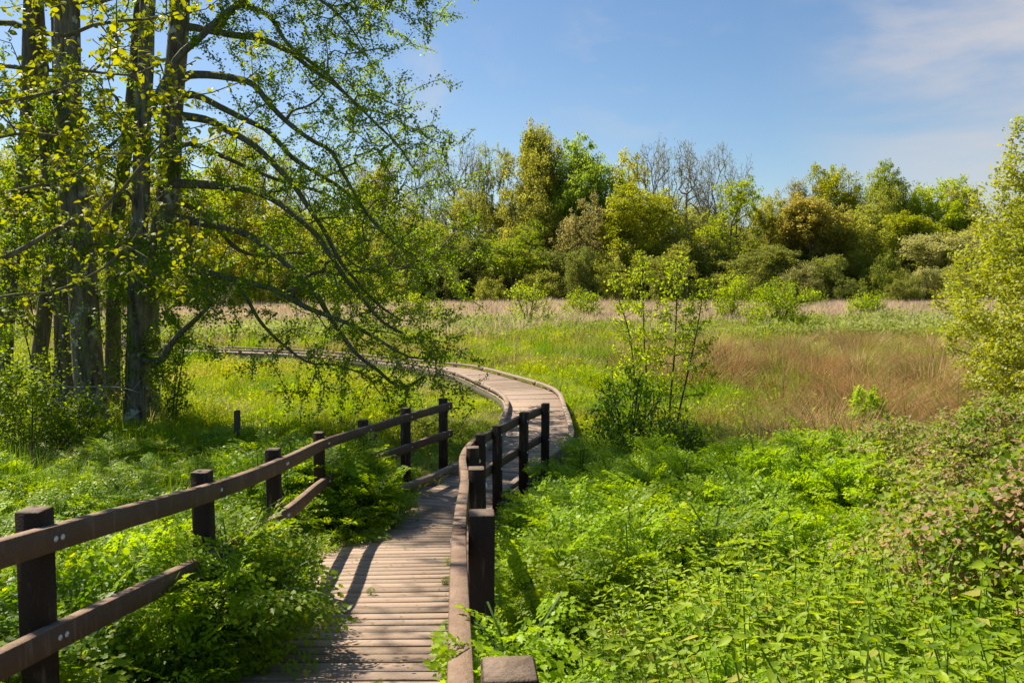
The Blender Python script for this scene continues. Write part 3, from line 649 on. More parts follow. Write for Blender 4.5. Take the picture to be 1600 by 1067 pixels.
# ---------------------------------------------------------------- alders
def limb(pts, Y0, Y1): 
    n = len(pts); return [at(a, b, Y0 + (Y1 - Y0) * (i / max(1, n - 1))) for i, (a, b) in enumerate(pts)]
def set_radii(t, rad, ids, r0, r1):
    for k, i in enumerate(ids): rad[i] = max(rad[i], r0 + (r1 - r0) * k / max(1, len(ids) - 1))
def alder(name, label, trunk, Y, r0, r1, limbs, seed, nA=0, nleaf=0, lmat='alder_leaf', lsize=.055, extra=None, off=.45, tmpl=LEAF_Q, tiprad=.0055, topcrown=None, bmat='alder_bark', lbmat='limb_bark', group='alders growing in a clump', start=.3, step=.22, droop=.25, clump=.05, mc=3):
    rng = np.random.RandomState(seed); t = Tree()
    tr = [at(a, b, Y + dy) for a, b, dy in trunk]; g = float(gz(tr[0][0], tr[0][1])); tr[0][2] = min(tr[0][2], g) - .15
    root = np.array([tr[0][0], tr[0][1], g]); tid = t.line(tr, -1, .35); sets = [(tid, r0, r1)]; A = []
    for (pts, Y0, Y1, ra, rb, *dk) in limbs:
        P = limb(pts, Y0, Y1); j = t.near(P[0]); ids = t.line([t.P[j]] + P[1:], j, .2); sets.append((ids, ra, rb))
        Q = np.array([t.P[i] for i in ids]); n = int(nA * len(ids) * (dk[0] if dk else 1)); m = len(Q)
        k = (m * (start + (1 - start) * rng.rand(n) ** .8)).astype(int).clip(0, m - 1)
        O = rng.normal(0, 1, (n, 3)) * off * np.array([1, 1.3, .8]); O[:, 2] -= droop * off * rng.rand(n)
        dirn = np.gradient(Q, axis=0); dirn /= np.linalg.norm(dirn, axis=1)[:, None] + 1e-9
        A.append(Q[k] + O + dirn[k] * off * rng.uniform(0, 1.3, n)[:, None])
    if topcrown is not None: A.append(blobpts(topcrown[0], topcrown[1], rng, .3))
    if extra is not None: A.append(extra)
    A = np.concatenate(A) if A else np.zeros((0, 3))
    if len(A):
        base = np.array(t.P); dd = np.array([np.min(np.linalg.norm(base - a, axis=1)) for a in A]); A = A[np.argsort(dd)]
        t.grow(A, rng, step, .12, -.03, .10)
    rad = t.radii(tiprad, 2.3)
    n0 = max(max(s[0]) for s in sets) + 1
    rad = np.minimum(rad, .05)
    for ids, ra, rb in sets: set_radii(t, rad, ids, ra, rb)
    f = tid[:4]                                     # root flare
    for k, i in enumerate(f): rad[i] *= 1 + .35 * (1 - k / 4) ** 2
    o = empty(name, root, label, 'tree', group); loc = np.array(o.location); t.P = [p - loc for p in t.P]
    ks = np.zeros(len(t.P), bool); ks[tid] = True
    obj('trunk', t.tubes(rad, 14, 'trunk', M[bmat], ks), o)
    if (~ks).any(): obj('branches', t.tubes(rad, 6, 'branches', M[lbmat], ~ks), o)
    if nleaf: obj('crown', leaf_mesh('crown', M[lmat], tmpl, t.twigpts(rng, nleaf, mc, clump), lsize, rng), o)
    return o
YA = 16.5
L1 = [(265, 286), (280, 287), (350, 291), (394, 298), (429, 313), (464, 339), (495, 368), (521, 407), (545, 442), (575, 478), (600, 505), (628, 520)]
L2 = [(258, 338), (271, 341), (315, 348), (350, 355), (385, 366), (416, 385), (442, 407), (473, 433), (499, 467), (512, 490), (535, 525), (560, 556), (590, 578), (612, 598), (636, 604), (662, 588)]
L3 = [(243, 470), (258, 447), (280, 420), (315, 425), (372, 438), (412, 447), (437, 457), (472, 477), (503, 490), (538, 503), (582, 525), (634, 556), (668, 560)]
L3b = [(372, 438), (389, 472), (407, 503), (437, 534), (481, 566), (525, 570), (564, 583)]
L3c = [(272, 430), (284, 405), (293, 385), (315, 359), (326, 352)]
L4 = [(268, 180), (289, 182), (324, 188), (350, 201), (394, 225), (425, 254), (455, 285), (482, 324), (508, 363), (530, 407), (556, 438), (590, 475), (625, 500)]
L5 = [(271, 140), (285, 123), (306, 117), (350, 120), (394, 131), (420, 162), (451, 193), (486, 219), (517, 236), (534, 267), (556, 306), (582, 346), (618, 380)]
L6 = [(271, 160), (306, 149), (341, 166), (385, 188), (420, 206), (455, 245), (495, 271), (538, 298), (582, 341), (613, 377), (650, 400)]
L7 = [(245, 175), (258, 127), (280, 88), (315, 57), (346, 26), (381, 0), (430, -50), (500, -80), (560, -60), (610, -25)]
L8 = [(280, 55), (306, 44), (363, 55), (407, 61), (455, 83), (482, 105), (521, 131), (556, 162), (587, 193), (620, 225), (645, 262)]
L9 = [(346, 20), (372, 9), (420, 26), (447, 66), (478, 92), (515, 120), (560, 165), (600, 178), (634, 196)]
L10 = [(279, 0), (310, -30), (370, -45), (440, -30), (500, 0), (545, 40), (570, 80)]
L11 = [(279, -40), (330, -90), (420, -100), (520, -70), (590, -25), (640, -5)]
L12 = [(262, 310), (290, 320), (330, 345), (372, 390), (420, 400), (470, 395), (530, 420), (600, 425), (660, 410)]
L13 = [(268, 230), (300, 225), (360, 250), (430, 280), (500, 300), (560, 330), (620, 345), (668, 360)]
T5 = [(222, 655, -.3), (232, 560, 0), (228, 500, 0), (232, 450, 0), (247, 400, 0), (258, 333, 0), (265, 280, 0), (267, 210, 0), (271, 144, 0), (278, 66, 0), (281, 0, 0), (284, -150, 0), (292, -330, 0)]
lim5 = [(L1, YA, 14.5, .10, .025, .7), (L2, YA, 13.8, .10, .02, .6), (L3, YA, 13.6, .10, .02, .35), (L3b, 15.6, 14.0, .04, .012, .25), (L3c, 16.3, 15.8, .05, .02), (L4, YA, 15.2, .09, .02), (L5, YA, 15.4, .085, .02),
        (L6, YA, 16.4, .08, .018), (L8, YA, 16.2, .08, .015), (L9, YA, 15.3, .06, .012), (L10, YA, 15, .07, .012), (L11, YA, 16, .07, .012), (L12, YA, 17.6, .06, .012, .55), (L13, YA, 17.8, .06, .012, .7)]
alder('alder_tree', 'lichen spotted alder whose long mossy limbs droop right over the meadow', T5, YA, .27, .16, lim5, 7, 7.0, 84000, off=.60, lsize=.058, start=.22, step=.2,
      topcrown=([(-6.9, 16, 12.5, 3.6, 3.2, 2.8), (-5, 15.5, 10.5, 2.6, 2.5, 1.4)], 260))
alder('alder_tree', 'pale grey alder with lichen blotches rising just left of the long drooping limbs', [(208, 668, -.5), (212, 580, -.3), (214, 500, -.2), (215, 394, 0), (220, 320, 0), (221, 263, 0), (223, 184, 0), (228, 100, 0), (230, 20, 0), (240, -150, 0), (250, -300, 0)], YA - .8, .19, .12,
      [([(223, 184), (258, 127), (280, 88), (315, 57), (346, 26), (381, 0), (430, -50), (500, -80), (560, -60), (610, -25)], 15.8, 15.5, .09, .015), ([(220, 330), (200, 300), (170, 270), (140, 262)], 15.7, 14.8, .04, .012), ([(218, 380), (250, 372), (275, 392), (300, 440)], 15.6, 14.6, .035, .01), ([(212, 560), (249, 564), (267, 538), (282, 520), (302, 503), (328, 477)], 15.5, 14.9, .085, .035)],
      8, 4.5, 26000, topcrown=([(-7.3, 15.8, 11.5, 2.6, 2.6, 2.6)], 120), lsize=.062)
alder('alder_tree', 'slim dark alder leaning behind the pale grey one', [(172, 600, 0), (177, 500, 0), (178, 390, 0), (186, 320, 0), (193, 263, 0), (203, 184, 0), (212, 88, 0), (222, -30, 0), (238, -250, 0)], 17.6, .17, .10, [([(193, 263), (225, 240), (250, 250), (285, 262), (320, 300)], 17.6, 16.8, .04, .01), ([(203, 184), (180, 150), (150, 140), (120, 160)], 17.6, 16.6, .04, .01)], 9, 6.0, 15000, topcrown=([(-8, 17, 11, 2.4, 2.4, 3)], 110), bmat='dark_bark', lsize=.062)
alder('alder_tree', 'thickest alder with deeply furrowed bark, bowed at its foot', [(146, 662, -.3), (140, 600, -.1), (134, 520, 0), (130, 450, 0), (125, 394, 0), (116, 320, 0), (108, 240, 0), (106, 131, 0), (105, 44, 0), (104, -60, 0), (100, -300, 0)], 16.2, .30, .20,
      [([(110, 262), (160, 235), (190, 215), (215, 210)], 16.2, 15.4, .05, .012), ([(127, 400), (160, 380), (190, 395), (210, 420)], 16.1, 15.2, .04, .01), ([(106, 150), (70, 140), (30, 150), (-20, 140)], 16.2, 15.4, .06, .012)], 10, 7, 22000, topcrown=([(-9.2, 16, 11, 3, 2.6, 3)], 140), lsize=.062)
alder('alder_tree', 'straight dark alder tight behind the thickest one', [(104, 640, 0), (103, 560, 0), (100, 481, 0), (94, 394, 0), (95, 300, 0), (100, 200, 0), (96, 80, 0), (92, -100, 0)], 17.0, .22, .17, [([(96, 330), (60, 300), (30, 320), (0, 302)], 17, 15.6, .06, .02)], 11, 5.0, 9000, bmat='dark_bark', lsize=.062)
alder('alder_tree', 'bent alder stem swinging left below and joining the trunk group', [(56, 640, 0), (60, 570, 0), (66, 525, 0), (72, 470, 0), (80, 425, 0), (82, 380, 0), (78, 300, 0), (70, 180, 0), (60, 40, 0), (50, -140, 0)], 17.4, .17, .12, [([(66, 525), (40, 500), (20, 440), (0, 420)], 17.3, 16.2, .04, .012)], 12, 5.0, 9000, bmat='dark_bark', lsize=.062)
alder('alder_tree', 'leftmost alder trunk at the edge of the view', [(2, 640, 0), (8, 525, 0), (17, 415, 0), (22, 380, 0), (35, 284, 0), (42, 210, 0), (44, 153, 0), (46, 60, 0), (52, -120, 0)], 16.4, .17, .12, [([(38, 260), (70, 230), (95, 190), (130, 170)], 16.4, 15.2, .05, .012), ([(20, 400), (50, 370), (80, 365)], 16.3, 15.4, .03, .01)], 13, 6.0, 12000, bmat='dark_bark', lsize=.062, topcrown=([(-11, 16, 11, 2.6, 2.4, 3)], 100))
# leafy sprouts at the foot and between the trunks
for i, (px, top, by, Y, wp, lab) in enumerate([(185, 430, 640, 15.2, 90, 'leafy sprouts between the pale alder and the thickest trunk'), (262, 480, 640, 15.6, 80, 'leafy sprouts right of the pale alder foot'), (40, 545, 690, 12.5, 130, 'dense small-leaved bush at the left edge before the trunks'),
      (120, 600, 700, 13, 120, 'low twiggy bush at the foot of the thickest alder'), (225, 335, 600, 17.5, 110, 'tall thin leafy sapling behind the pale alder'), (60, 300, 640, 15.2, 140, 'tall leafy sprouts among the left trunks'), (-30, 430, 700, 12.0, 120, 'leafy bush half outside the left edge')]):
    p = at(px, top, Y); g = float(gz(p[0], Y)); H = p[2] - g
    plant('leafy_bush', lab, 'bush', p[0], Y, 200 + i, 5, H, wp / F * Y, 170, 1900 if 50 < px < 240 else 3200, .06, M['alder_leaf'], M['twig'], tip=.004, base=.15, clump=.06, group='bushes and sprouts around the alder trunks', spread=.7)
# bare dead branch hanging before the trunks
rng = np.random.RandomState(3); t = Tree(); Pd = limb([(75, 620), (85, 600), (110, 605), (150, 604), (190, 606), (225, 615)], 14.6, 14.2); t.line(Pd, -1, .12)
t.grow(np.array([at(rng.uniform(80, 235), 606 + rng.normal(12, 26), rng.uniform(14, 14.8)) for _ in range(60)]), rng, .12, .2, -.04, .15)
rr = t.radii(.005, 2.3); o = obj('dead_branch', t.tubes(rr, 5, 'dead_branch', M['dead'])); tag(o, 'pale leafless dead branch caught across the foot of the alders', 'branch')
# old board panel behind the trunks
e = empty('old_fence', onz(85, 640, 0) * [1, 0, 1] + [0, 18.0, 0], 'old brown board fence panel behind the alder trunks', 'fence'); x0 = at(60, 560, 18)[0] - e.location[0]; x1 = at(128, 560, 18)[0] - e.location[0]
mb = MB()
for k in range(6): mb.box((x0 + (x1 - x0) * k / 5, 0, .62 + rs.uniform(-.04, .04)), (1, 0, 0), (0, 1, 0), (rs.uniform(-.03, .03), 0, 1), .075, .012, .62)
obj('board', mb.mesh('board', M['oldwood']), e)
mb = MB(); mb.box(((x0 + x1) / 2, -.03, .95), (1, 0, -.1), (0, 1, 0), (.1, 0, 1), (x1 - x0) * .55, .02, .05); obj('cross_rail', mb.mesh('cross_rail', M['oldwood']), e)
# foreground alder: trunk stands left of the view, its young branches reach in
def nl(pts, a, b): return limb(pts, a, b)
fb = [([(-500, 520), (-200, 470), (0, 407), (53, 377), (131, 337), (166, 324), (197, 289), (228, 250), (254, 223)], 5.0, 4.6, .035, .006),
      ([(-500, 120), (-200, 60), (0, 35), (66, 53), (118, 55), (162, 31), (210, 35), (280, 16)], 5.0, 4.6, .035, .005),
      ([(-500, 320), (-150, 200), (0, 160), (60, 150), (120, 130), (170, 90), (220, 60)], 5.0, 5.4, .03, .005),
      ([(-500, 360), (-200, 330), (0, 302), (60, 290), (120, 270), (160, 240)], 5.0, 5.2, .03, .005),
      ([(-500, 150), (-200, 90), (-20, 100), (60, 110), (140, 110), (200, 120), (250, 100)], 5.0, 4.4, .025, .005),
      ([(-400, 560), (-150, 500), (0, 462), (50, 462), (110, 448), (160, 420), (200, 385)], 5.0, 5.0, .02, .004),
      ([(-500, -60), (-200, -80), (0, -30), (80, 0), (150, 5), (220, -15), (300, -40)], 5.0, 4.8, .03, .005),
      ([(-500, 250), (-200, 240), (0, 215), (40, 205), (90, 215), (140, 200)], 5.0, 4.6, .02, .004),
      ([(-480, -500), (-100, -600), (300, -620), (600, -560)], 5.0, 5.4, .04, .006),
      ([(-500, -150), (-300, -200), (0, -180), (200, -160), (320, -140)], 5.0, 6, .03, .006)]
alder('young_alder', 'young alder with large glowing yellow-green leaves reaching in from the upper left edge', [(-560, 1000, 0), (-520, 600, 0), (-500, 300, 0), (-480, 0, 0), (-470, -300, 0), (-460, -600, 0)], 5.0, .10, .05, fb, 21, 4.2, 8200, lmat='alder_near', lsize=.038, off=.24, tmpl=LEAF_R, tiprad=.0028, group=None, start=.25, step=.1, droop=.1, clump=.02, mc=3,
      topcrown=([(-5.0, 9.0, 7.9, 1.2, 1.2, .7), (-4.3, 7.4, 7.6, 1.1, .9, .6), (-5.3, 8.0, 7.7, .9, .9, .6)], 210))  # unseen crown lobes above the view, added to cast dappled shade on the deck
# near willow on the right
def willow():
    rng = np.random.RandomState(31); X, Y = 11.9, 15.0; t = Tree(); g = float(gz(X, Y))
    for k in range(9):
        a = rng.uniform(1.6, 4.8) if k < 6 else rng.uniform(0, 6.28); q = rng.uniform(1.2, 2.8)
        t.line([(rng.normal(0, .15), rng.normal(0, .15), -.1), (q * .35 * math.cos(a), q * .35 * math.sin(a), 1.3), (q * math.cos(a), q * math.sin(a), rng.uniform(2.8, 4.6))], -1, .3)
    bl = [(0, 0, 2.6, 3.6, 3.2, 2.6), (-1.4, -.6, 3.4, 1.9, 1.8, 1.6), (-1.7, -.8, 1.6, 1.9, 1.8, 1.4), (.3, 0, 5.2, 1.8, 1.8, 1.3), (-.9, 0, 5.2, .9, .9, 1.2), (.6, 0, 6.6, 1.2, 1.2, .8), (-1.9, 0, 5.6, .8, .8, 1.0), (-2.3, .2, 4.4, .9, .9, 1.0), (-1.6, 0, 6.6, .5, .5, .8)]
    A = blobpts(bl, 1700, rng, .55); A = A[A[:, 2] > .1]; A = A[np.argsort(np.linalg.norm(A - [0, 0, 2], axis=1))]
    t.grow(A, rng, .25, .35, .03, .1, up=.8); rad = t.radii(.005, 2.2)
    o = empty('willow_tree', (X, Y, g), 'bright pale green willow billowing in from the right edge', 'tree')
    obj('trunk', t.tubes(rad, 6, 'trunk', M['limb_bark']), o)
    obj('crown', leaf_mesh('crown', M['willow_leaf'], LEAF_Q, t.twigpts(rng, 130000, 4, .08), .07, rng), o)
willow()
# birch saplings, elder, bright bush
def sapling(label, stem, Y, seed, side, na, nl, W):
    rng = np.random.RandomState(seed); t = Tree(); S_ = [at(a, b, Y) for a, b in stem]; g = float(gz(S_[0][0], Y)); S_[0][2] = g - .1
    ids = t.line(S_, -1, .15); n = len(ids); A = []
    for k in range(na):
        u = rng.uniform(.22, 1.0); b = t.P[ids[int(u * (n - 1))]]; a = rng.uniform(0, 6.28); q = W * (1.15 - u) * rng.uniform(.35, 1.0) + .05
        A.append(b + np.array([math.cos(a) * q, math.sin(a) * q, q * rng.uniform(.5, 1.3)]))
    A = np.array(A); A = A[np.argsort(-A[:, 2] * 0 + np.linalg.norm(A[:, :2] - np.array(t.P)[ids].mean(0)[:2], axis=1))]
    t.grow(A, rng, .12, .1, .03, .06, up=1.2); rad = np.minimum(t.radii(.0035, 2.3), .012); set_radii(t, rad, ids, .026, .008)
    o = empty('birch_sapling', (S_[0][0], Y, g), label, 'sapling', 'birch saplings in the meadow'); t.P = [p - np.array(o.location) for p in t.P]
    obj('trunk', t.tubes(rad, 5, 'trunk', M['twig']), o)
    obj('crown', leaf_mesh('crown', M['birch_leaf'], LEAF_R, t.twigpts(rng, nl, 3, .035), .047, rng, pitch=(-.5, .6)), o)
sapling('taller birch sapling with an upright dark stem, right of its twin', [(1042, 700), (1048, 620), (1054, 552), (1057, 483), (1058, 405)], 14.6, 51, 1, 150, 2300, 1.0)
sapling('slender birch sapling left of the taller one', [(1006, 690), (1010, 600), (1007, 540), (1005, 483), (1003, 398)], 15.2, 52, 1, 115, 1500, .85)
sapling('thin sapling leaning left beside the birches', [(1006, 690), (992, 600), (985, 530), (968, 470), (955, 425)], 14.9, 53, 1, 100, 1100, .65)
sapling('thin sapling leaning right beside the taller birch', [(1050, 700), (1062, 640), (1080, 560), (1092, 500), (1100, 440)], 14.3, 54, 1, 110, 1200, .75)
p = at(985, 552, 13.6); plant('elder_bush', 'dark glossy elder bush at the foot of the birch saplings', 'bush', p[0], 13.6, 61, 9, p[2] - float(gz(p[0], 13.6)), 1.3, 220, 2500, .095, M['elder_leaf'], M['twig'], LEAF_L, tip=.006, base=.0, clump=.09, spread=.9, pitch=(-.5, .5))
p = at(1060, 632, 12.6); plant('elder_bush', 'low dark elder bush right of the taller one', 'bush', p[0], 12.6, 62, 7, p[2] - float(gz(p[0], 12.6)), 1.1, 140, 1100, .095, M['elder_leaf'], M['twig'], LEAF_L, tip=.006, base=.0, clump=.09, spread=.9, pitch=(-.5, .5))
p = at(1360, 596, 14.5); plant('green_bush', 'small vivid green bush alone among the rushes', 'bush', p[0], 14.5, 63, 6, p[2] - float(gz(p[0], 14.5)), .72, 160, 3600, .075, M['hemlock_b'], M['stem'], LEAF_L, tip=.004, base=.0, clump=.05, spread=.8)
# ---------------------------------------------------------------- ground cover, as scattered stuff
SRC = bpy.data.collections
def scatter(name, label, cat, srcs, P, rot, scl, idx):
    """one stuff object: every point carries one clump"""
    col = bpy.data.collections.new(name + '_kinds')
    for i, s in enumerate(srcs): col.objects.link(bpy.data.objects.new('%s_kind_%02d' % (name, i), s))
    me = bpy.data.meshes.new(name); n = len(P); me.vertices.add(n); me.vertices.foreach_set('co', np.asarray(P, np.float32).ravel())
    for k, v, ty in (('rot', rot, 'FLOAT_VECTOR'), ('scl', scl, 'FLOAT_VECTOR')):
        a = me.attributes.new(k, ty, 'POINT'); a.data.foreach_set('vector', np.asarray(v, np.float32).ravel())
    a = me.attributes.new('idx', 'INT', 'POINT'); a.data.foreach_set('value', np.asarray(idx, np.int32))
    o = obj(name, me); tag(o, label, cat, None, 'stuff')
    ng = bpy.data.node_groups.new(name, 'GeometryNodeTree'); ng.interface.new_socket('Geometry', in_out='INPUT', socket_type='NodeSocketGeometry'); ng.interface.new_socket('Geometry', in_out='OUTPUT', socket_type='NodeSocketGeometry')
    N, L = ng.nodes, ng.links; gi = N.new('NodeGroupInput'); go = N.new('NodeGroupOutput'); ip = N.new('GeometryNodeInstanceOnPoints')
    ci = N.new('GeometryNodeCollectionInfo'); ci.inputs['Collection'].default_value = col; ci.inputs['Separate Children'].default_value = True; ci.inputs['Reset Children'].default_value = True
    L.new(gi.outputs[0], ip.inputs['Points']); L.new(ci.outputs[0], ip.inputs['Instance']); ip.inputs['Pick Instance'].default_value = True
    for k, ty, s in (('rot', 'FLOAT_VECTOR', 'Rotation'), ('scl', 'FLOAT_VECTOR', 'Scale'), ('idx', 'INT', 'Instance Index')):
        na = N.new('GeometryNodeInputNamedAttribute'); na.data_type = ty; na.inputs['Name'].default_value = k
        L.new(next(x for x in na.outputs if x.name == 'Attribute' and x.enabled), ip.inputs[s])
    L.new(ip.outputs[0], go.inputs[0]); md = o.modifiers.new('clumps', 'NODES'); md.node_group = ng
    return o
# leaflet outline, jagged
LOBE = (np.array([(0, 0, 0), (.22, .12, .04), (.46, .30, .05), (.26, .42, .02), (.40, .66, .03), (.16, .68, 0), (0, 1.05, -.06), (-.16, .68, 0), (-.40, .66, .03), (-.26, .42, .02), (-.46, .30, .05), (-.22, .12, .04)]),
        np.array([(0, 1, 2, 3), (3, 4, 5, 0), (5, 6, 7, 0), (7, 8, 9, 0), (9, 10, 11, 0)]), np.zeros((0, 3), int))
def frond_pts(npair, Lf, rng):
    """pinnate frond in the XY plane along +Y; returns leaflet positions, yaw, size"""
    P, A, Sz = [], [], []
    for i in range(npair + 1):
        u = (i + .35) / (npair + .6); y = Lf * (.12 + .88 * u); pl = Lf * .52 * (1 - u) ** .75 + .02
        if i == npair: P.append((0, y, 0)); A.append(0); Sz.append(.05); continue
        for sd in (-1, 1):
            ang = sd * 0.95; m = max(1, int(round(pl / .025)))
            for j in range(m):
                v = (j + 1) / m; bx = math.sin(ang) * pl * v; by = math.cos(ang) * pl * v; z = -.10 * pl * v
                if j == m - 1: P.append((bx, y + by, z)); A.append(-ang * .9); Sz.append(.042)
                else:
                    for s2 in (-1, 1): P.append((bx, y + by, z)); A.append(-ang + s2 * .8); Sz.append(.036 * (1 - .25 * v))
    return np.array(P), np.array(A), np.array(Sz)
def herb_mesh(name, mats, seed, H, nf, Lf, npair, spread, tmpl=LOBE, sizek=.62):
    rng = np.random.RandomState(seed); VV, FF4, mi, off = [], [], [], 0
    for k in range(nf):
        P, A, Sz = frond_pts(npair, Lf * rng.uniform(.7, 1.15), rng); n = len(P)
        V, F4, _ = leaves(tmpl, P, 1.0, rng, pitch=(-.15, .3), roll=.35, yaw=A + rng.normal(0, .2, n))
        k_ = len(tmpl[0]); V = (V.reshape(n, k_, 3) - P[:, None]) * (Sz * sizek)[:, None, None] * 1.25 + P[:, None]; V = V.reshape(-1, 3)
        V[:, 2] -= .9 * (V[:, 1] / Lf) ** 2 * Lf * rng.uniform(.1, .55)
        yaw = rng.uniform(0, 6.283); el = rng.uniform(.0, 1.0); Rm = rotm(np.array([yaw]), np.array([el]), np.array([rng.normal(0, .3)]))[0]
        u = rng.rand() ** .7; h = H * (.25 + .75 * u); r = spread * rng.uniform(.2, 1) * (1.15 - .6 * u)
        d = np.array([-math.sin(yaw), math.cos(yaw), 0]); base = d * r + [0, 0, h]
        VV.append(V @ Rm.T + base); FF4.append(F4 + off); mi += [0] * len(F4); off += len(V)
        # petiole
        rt = np.array([0, 0, 0]) + d * .03; a = np.stack([rt, (rt + base) / 2 + [0, 0, h * .12], base, base + Rm @ np.array([0, Lf * .75, 0])]); wv = np.cross(d, [0, 0, 1]) * .0045
        b = np.stack([a - wv, a + wv], 1).reshape(-1, 3); VV.append(b); FF4.append(np.array([(0, 1, 3, 2), (2, 3, 5, 4), (4, 5, 7, 6)]) + off); mi += [1] * 3; off += 8
    return mesh(name, np.concatenate(VV), [np.concatenate(FF4)], mats, mi=mi)
def blade_mesh(name, mats, seed, n, H, spread, wid, lean=.35, curl=.5, seg=3, extra=None, flop=0.15):
    rng = np.random.RandomState(seed); VV, F = [], []
    a = rng.uniform(0, 6.283, n); r = spread * np.sqrt(rng.rand(n)); base = np.stack([r * np.cos(a), r * np.sin(a), np.full(n, -.03)], 1)
    b = a + rng.normal(0, .8, n); h = H * rng.uniform(.45, 1.1, n); ln = np.abs(rng.normal(lean, .2, n)) + (rng.rand(n) < flop) * .6
    d = np.stack([np.cos(b), np.sin(b), np.zeros(n)], 1); wd = np.stack([-np.sin(b), np.cos(b), np.zeros(n)], 1) * wid * rng.uniform(.6, 1.2, n)[:, None]
    rings = []
    for k in range(seg + 1):
        t = k / seg; out_ = h * (ln * t + curl * ln * t * t); up = h * t * (1 - .35 * ln * t * curl * 1.5)
        c_ = base + d * out_[:, None] + np.array([0, 0, 1]) * up[:, None]; q = 1 - .92 * t ** 1.5
        rings.append(np.stack([c_ - wd * q / 2, c_ + wd * q / 2], 1))
    V = np.stack(rings, 1).reshape(n, -1, 3); k = (seg + 1) * 2; o = (np.arange(n) * k)[:, None, None]
    f = np.array([(2 * i, 2 * i + 1, 2 * i + 3, 2 * i + 2) for i in range(seg)]); FF = (f[None] + o).reshape(-1, 4); V = V.reshape(-1, 3); mi = np.zeros(len(FF), int)
    if extra is not None:
        (ev, ef, em) = extra(rng); mi = np.concatenate([mi, np.full(len(ef), em)]); FF = np.concatenate([FF, ef + len(V)]); V = np.concatenate([V, ev])
    return mesh(name, V, [FF], mats, mi=mi)
NETL = (np.array([(0, 0, 0), (.20, .08, .03), (.34, .22, .05), (.30, .27, .04), (.36, .40, .04), (.30, .44, .03), (.30, .58, .02), (.22, .61, .01), (.19, .76, 0), (.11, .78, -.01), (0, 1.05, -.08),
                   (-.11, .78, -.01), (-.19, .76, 0), (-.22, .61, .01), (-.30, .58, .02), (-.30, .44, .03), (-.36, .40, .04), (-.30, .27, .04), (-.34, .22, .05), (-.20, .08, .03), (0, .5, -.05)]),
        np.array([(0, 1, 2, 20), (20, 2, 3, 4), (20, 4, 5, 6), (20, 6, 7, 8), (20, 8, 9, 10), (20, 10, 11, 12), (20, 12, 13, 14), (20, 14, 15, 16), (20, 16, 17, 18), (20, 18, 19, 0)]), np.zeros((0, 3), int))
NETL = (NETL[0] * np.array([.72, 1, 1.3]), NETL[1], NETL[2])
def nettle_mesh(name, mats, seed, ns=4, H=.62, ls=.068):
    rng = np.random.RandomState(seed); VV, FF, mi, off = [], [], [], 0
    for s in range(ns):
        b = np.array([rng.normal(0, .08), rng.normal(0, .08), 0]); tip = b + [rng.normal(0, .1), rng.normal(0, .1), H * rng.uniform(.75, 1.1)]; npair = 9
        for k in range(npair + 1):
            u = .25 + .75 * k / npair; c_ = b + (tip - b) * u; a0 = (k % 2) * 1.571 + s
            m = 4 if k == npair else 2
            yaw = np.array([a0 + q * (6.283 / m) for q in range(m)]) + rng.normal(0, .25, m)
            V, F4, _ = leaves(NETL, np.tile(c_, (m, 1)), ls * (1.15 - .5 * u ** 2) * (.7 if k == npair else 1), rng, pitch=(-.05 if k < npair else .5, .22), roll=.2, yaw=yaw)
            VV.append(V); FF.append(F4 + off); mi += [0] * len(F4); off += len(V)
        w_ = np.array([.004, .003, 0]); V = np.array([b - w_, b + w_, tip + w_ * .5, tip - w_ * .5]); VV.append(V); FF.append(np.array([(0, 1, 2, 3)]) + off); mi.append(1); off += 4
    return mesh(name, np.concatenate(VV), [np.concatenate(FF)], mats, mi=mi)
BRL = (np.array([(0, 0, 0), (.30, .15, .05), (.42, .42, .07), (.30, .75, .03), (0, 1.05, -.04), (-.30, .75, .03), (-.42, .42, .07), (-.30, .15, .05), (0, .45, -.03)]), np.array([(0, 1, 2, 8), (8, 2, 3, 4), (8, 4, 5, 6), (0, 8, 6, 7)]), np.zeros((0, 3), int))
def bramble_mesh(name, mats, seed, H=.9, nc=4):
    rng = np.random.RandomState(seed); VV, FF, mi, off = [], [], [], 0
    for s in range(nc):
        a = rng.uniform(0, 6.28); d = np.array([math.cos(a), math.sin(a), 0]); q = rng.uniform(.3, .75); tt = np.linspace(0, 1, 14); h = H * rng.uniform(.7, 1.05)
        Cn = d[None] * (q * tt)[:, None] + np.array([0, 0, 1])[None] * (h * np.sin(tt * 2.3) / 1.0)[:, None]
        w_ = np.cross(d, [0, 0, 1]) * .0035; b = np.stack([Cn - w_, Cn + w_], 1).reshape(-1, 3); VV.append(b); FF.append(np.array([(2 * i, 2 * i + 1, 2 * i + 3, 2 * i + 2) for i in range(13)]) + off); mi += [1] * 13; off += 28
        for k in range(4, 14):
            for r in range(7):
                a1 = rng.uniform(0, 6.283); c_ = Cn[k] + np.array([math.cos(a1), math.sin(a1), .35]) * rng.uniform(.03, .13)
                V, F4, _ = leaves(BRL, np.tile(c_, (3, 1)), .031, rng, pitch=(-.1, .45), roll=.45, yaw=a1 - 1.57 + np.array([-1.1, 0, 1.1]))
                VV.append(V); FF.append(F4 + off); mi += [0] * len(F4); off += len(V)
    return mesh(name, np.concatenate(VV), [np.concatenate(FF)], mats, mi=mi)
def petals(n, H, spread):
    def f(rng):
        P = np.stack([rng.normal(0, spread, n), rng.normal(0, spread, n), H * rng.uniform(.8, 1.15, n)], 1)
        V, F4, _ = leaves(LEAF_Q, np.repeat(P, 3, 0), .035, rng, pitch=(.2, .3), roll=.3); return V, F4, 1
    return f
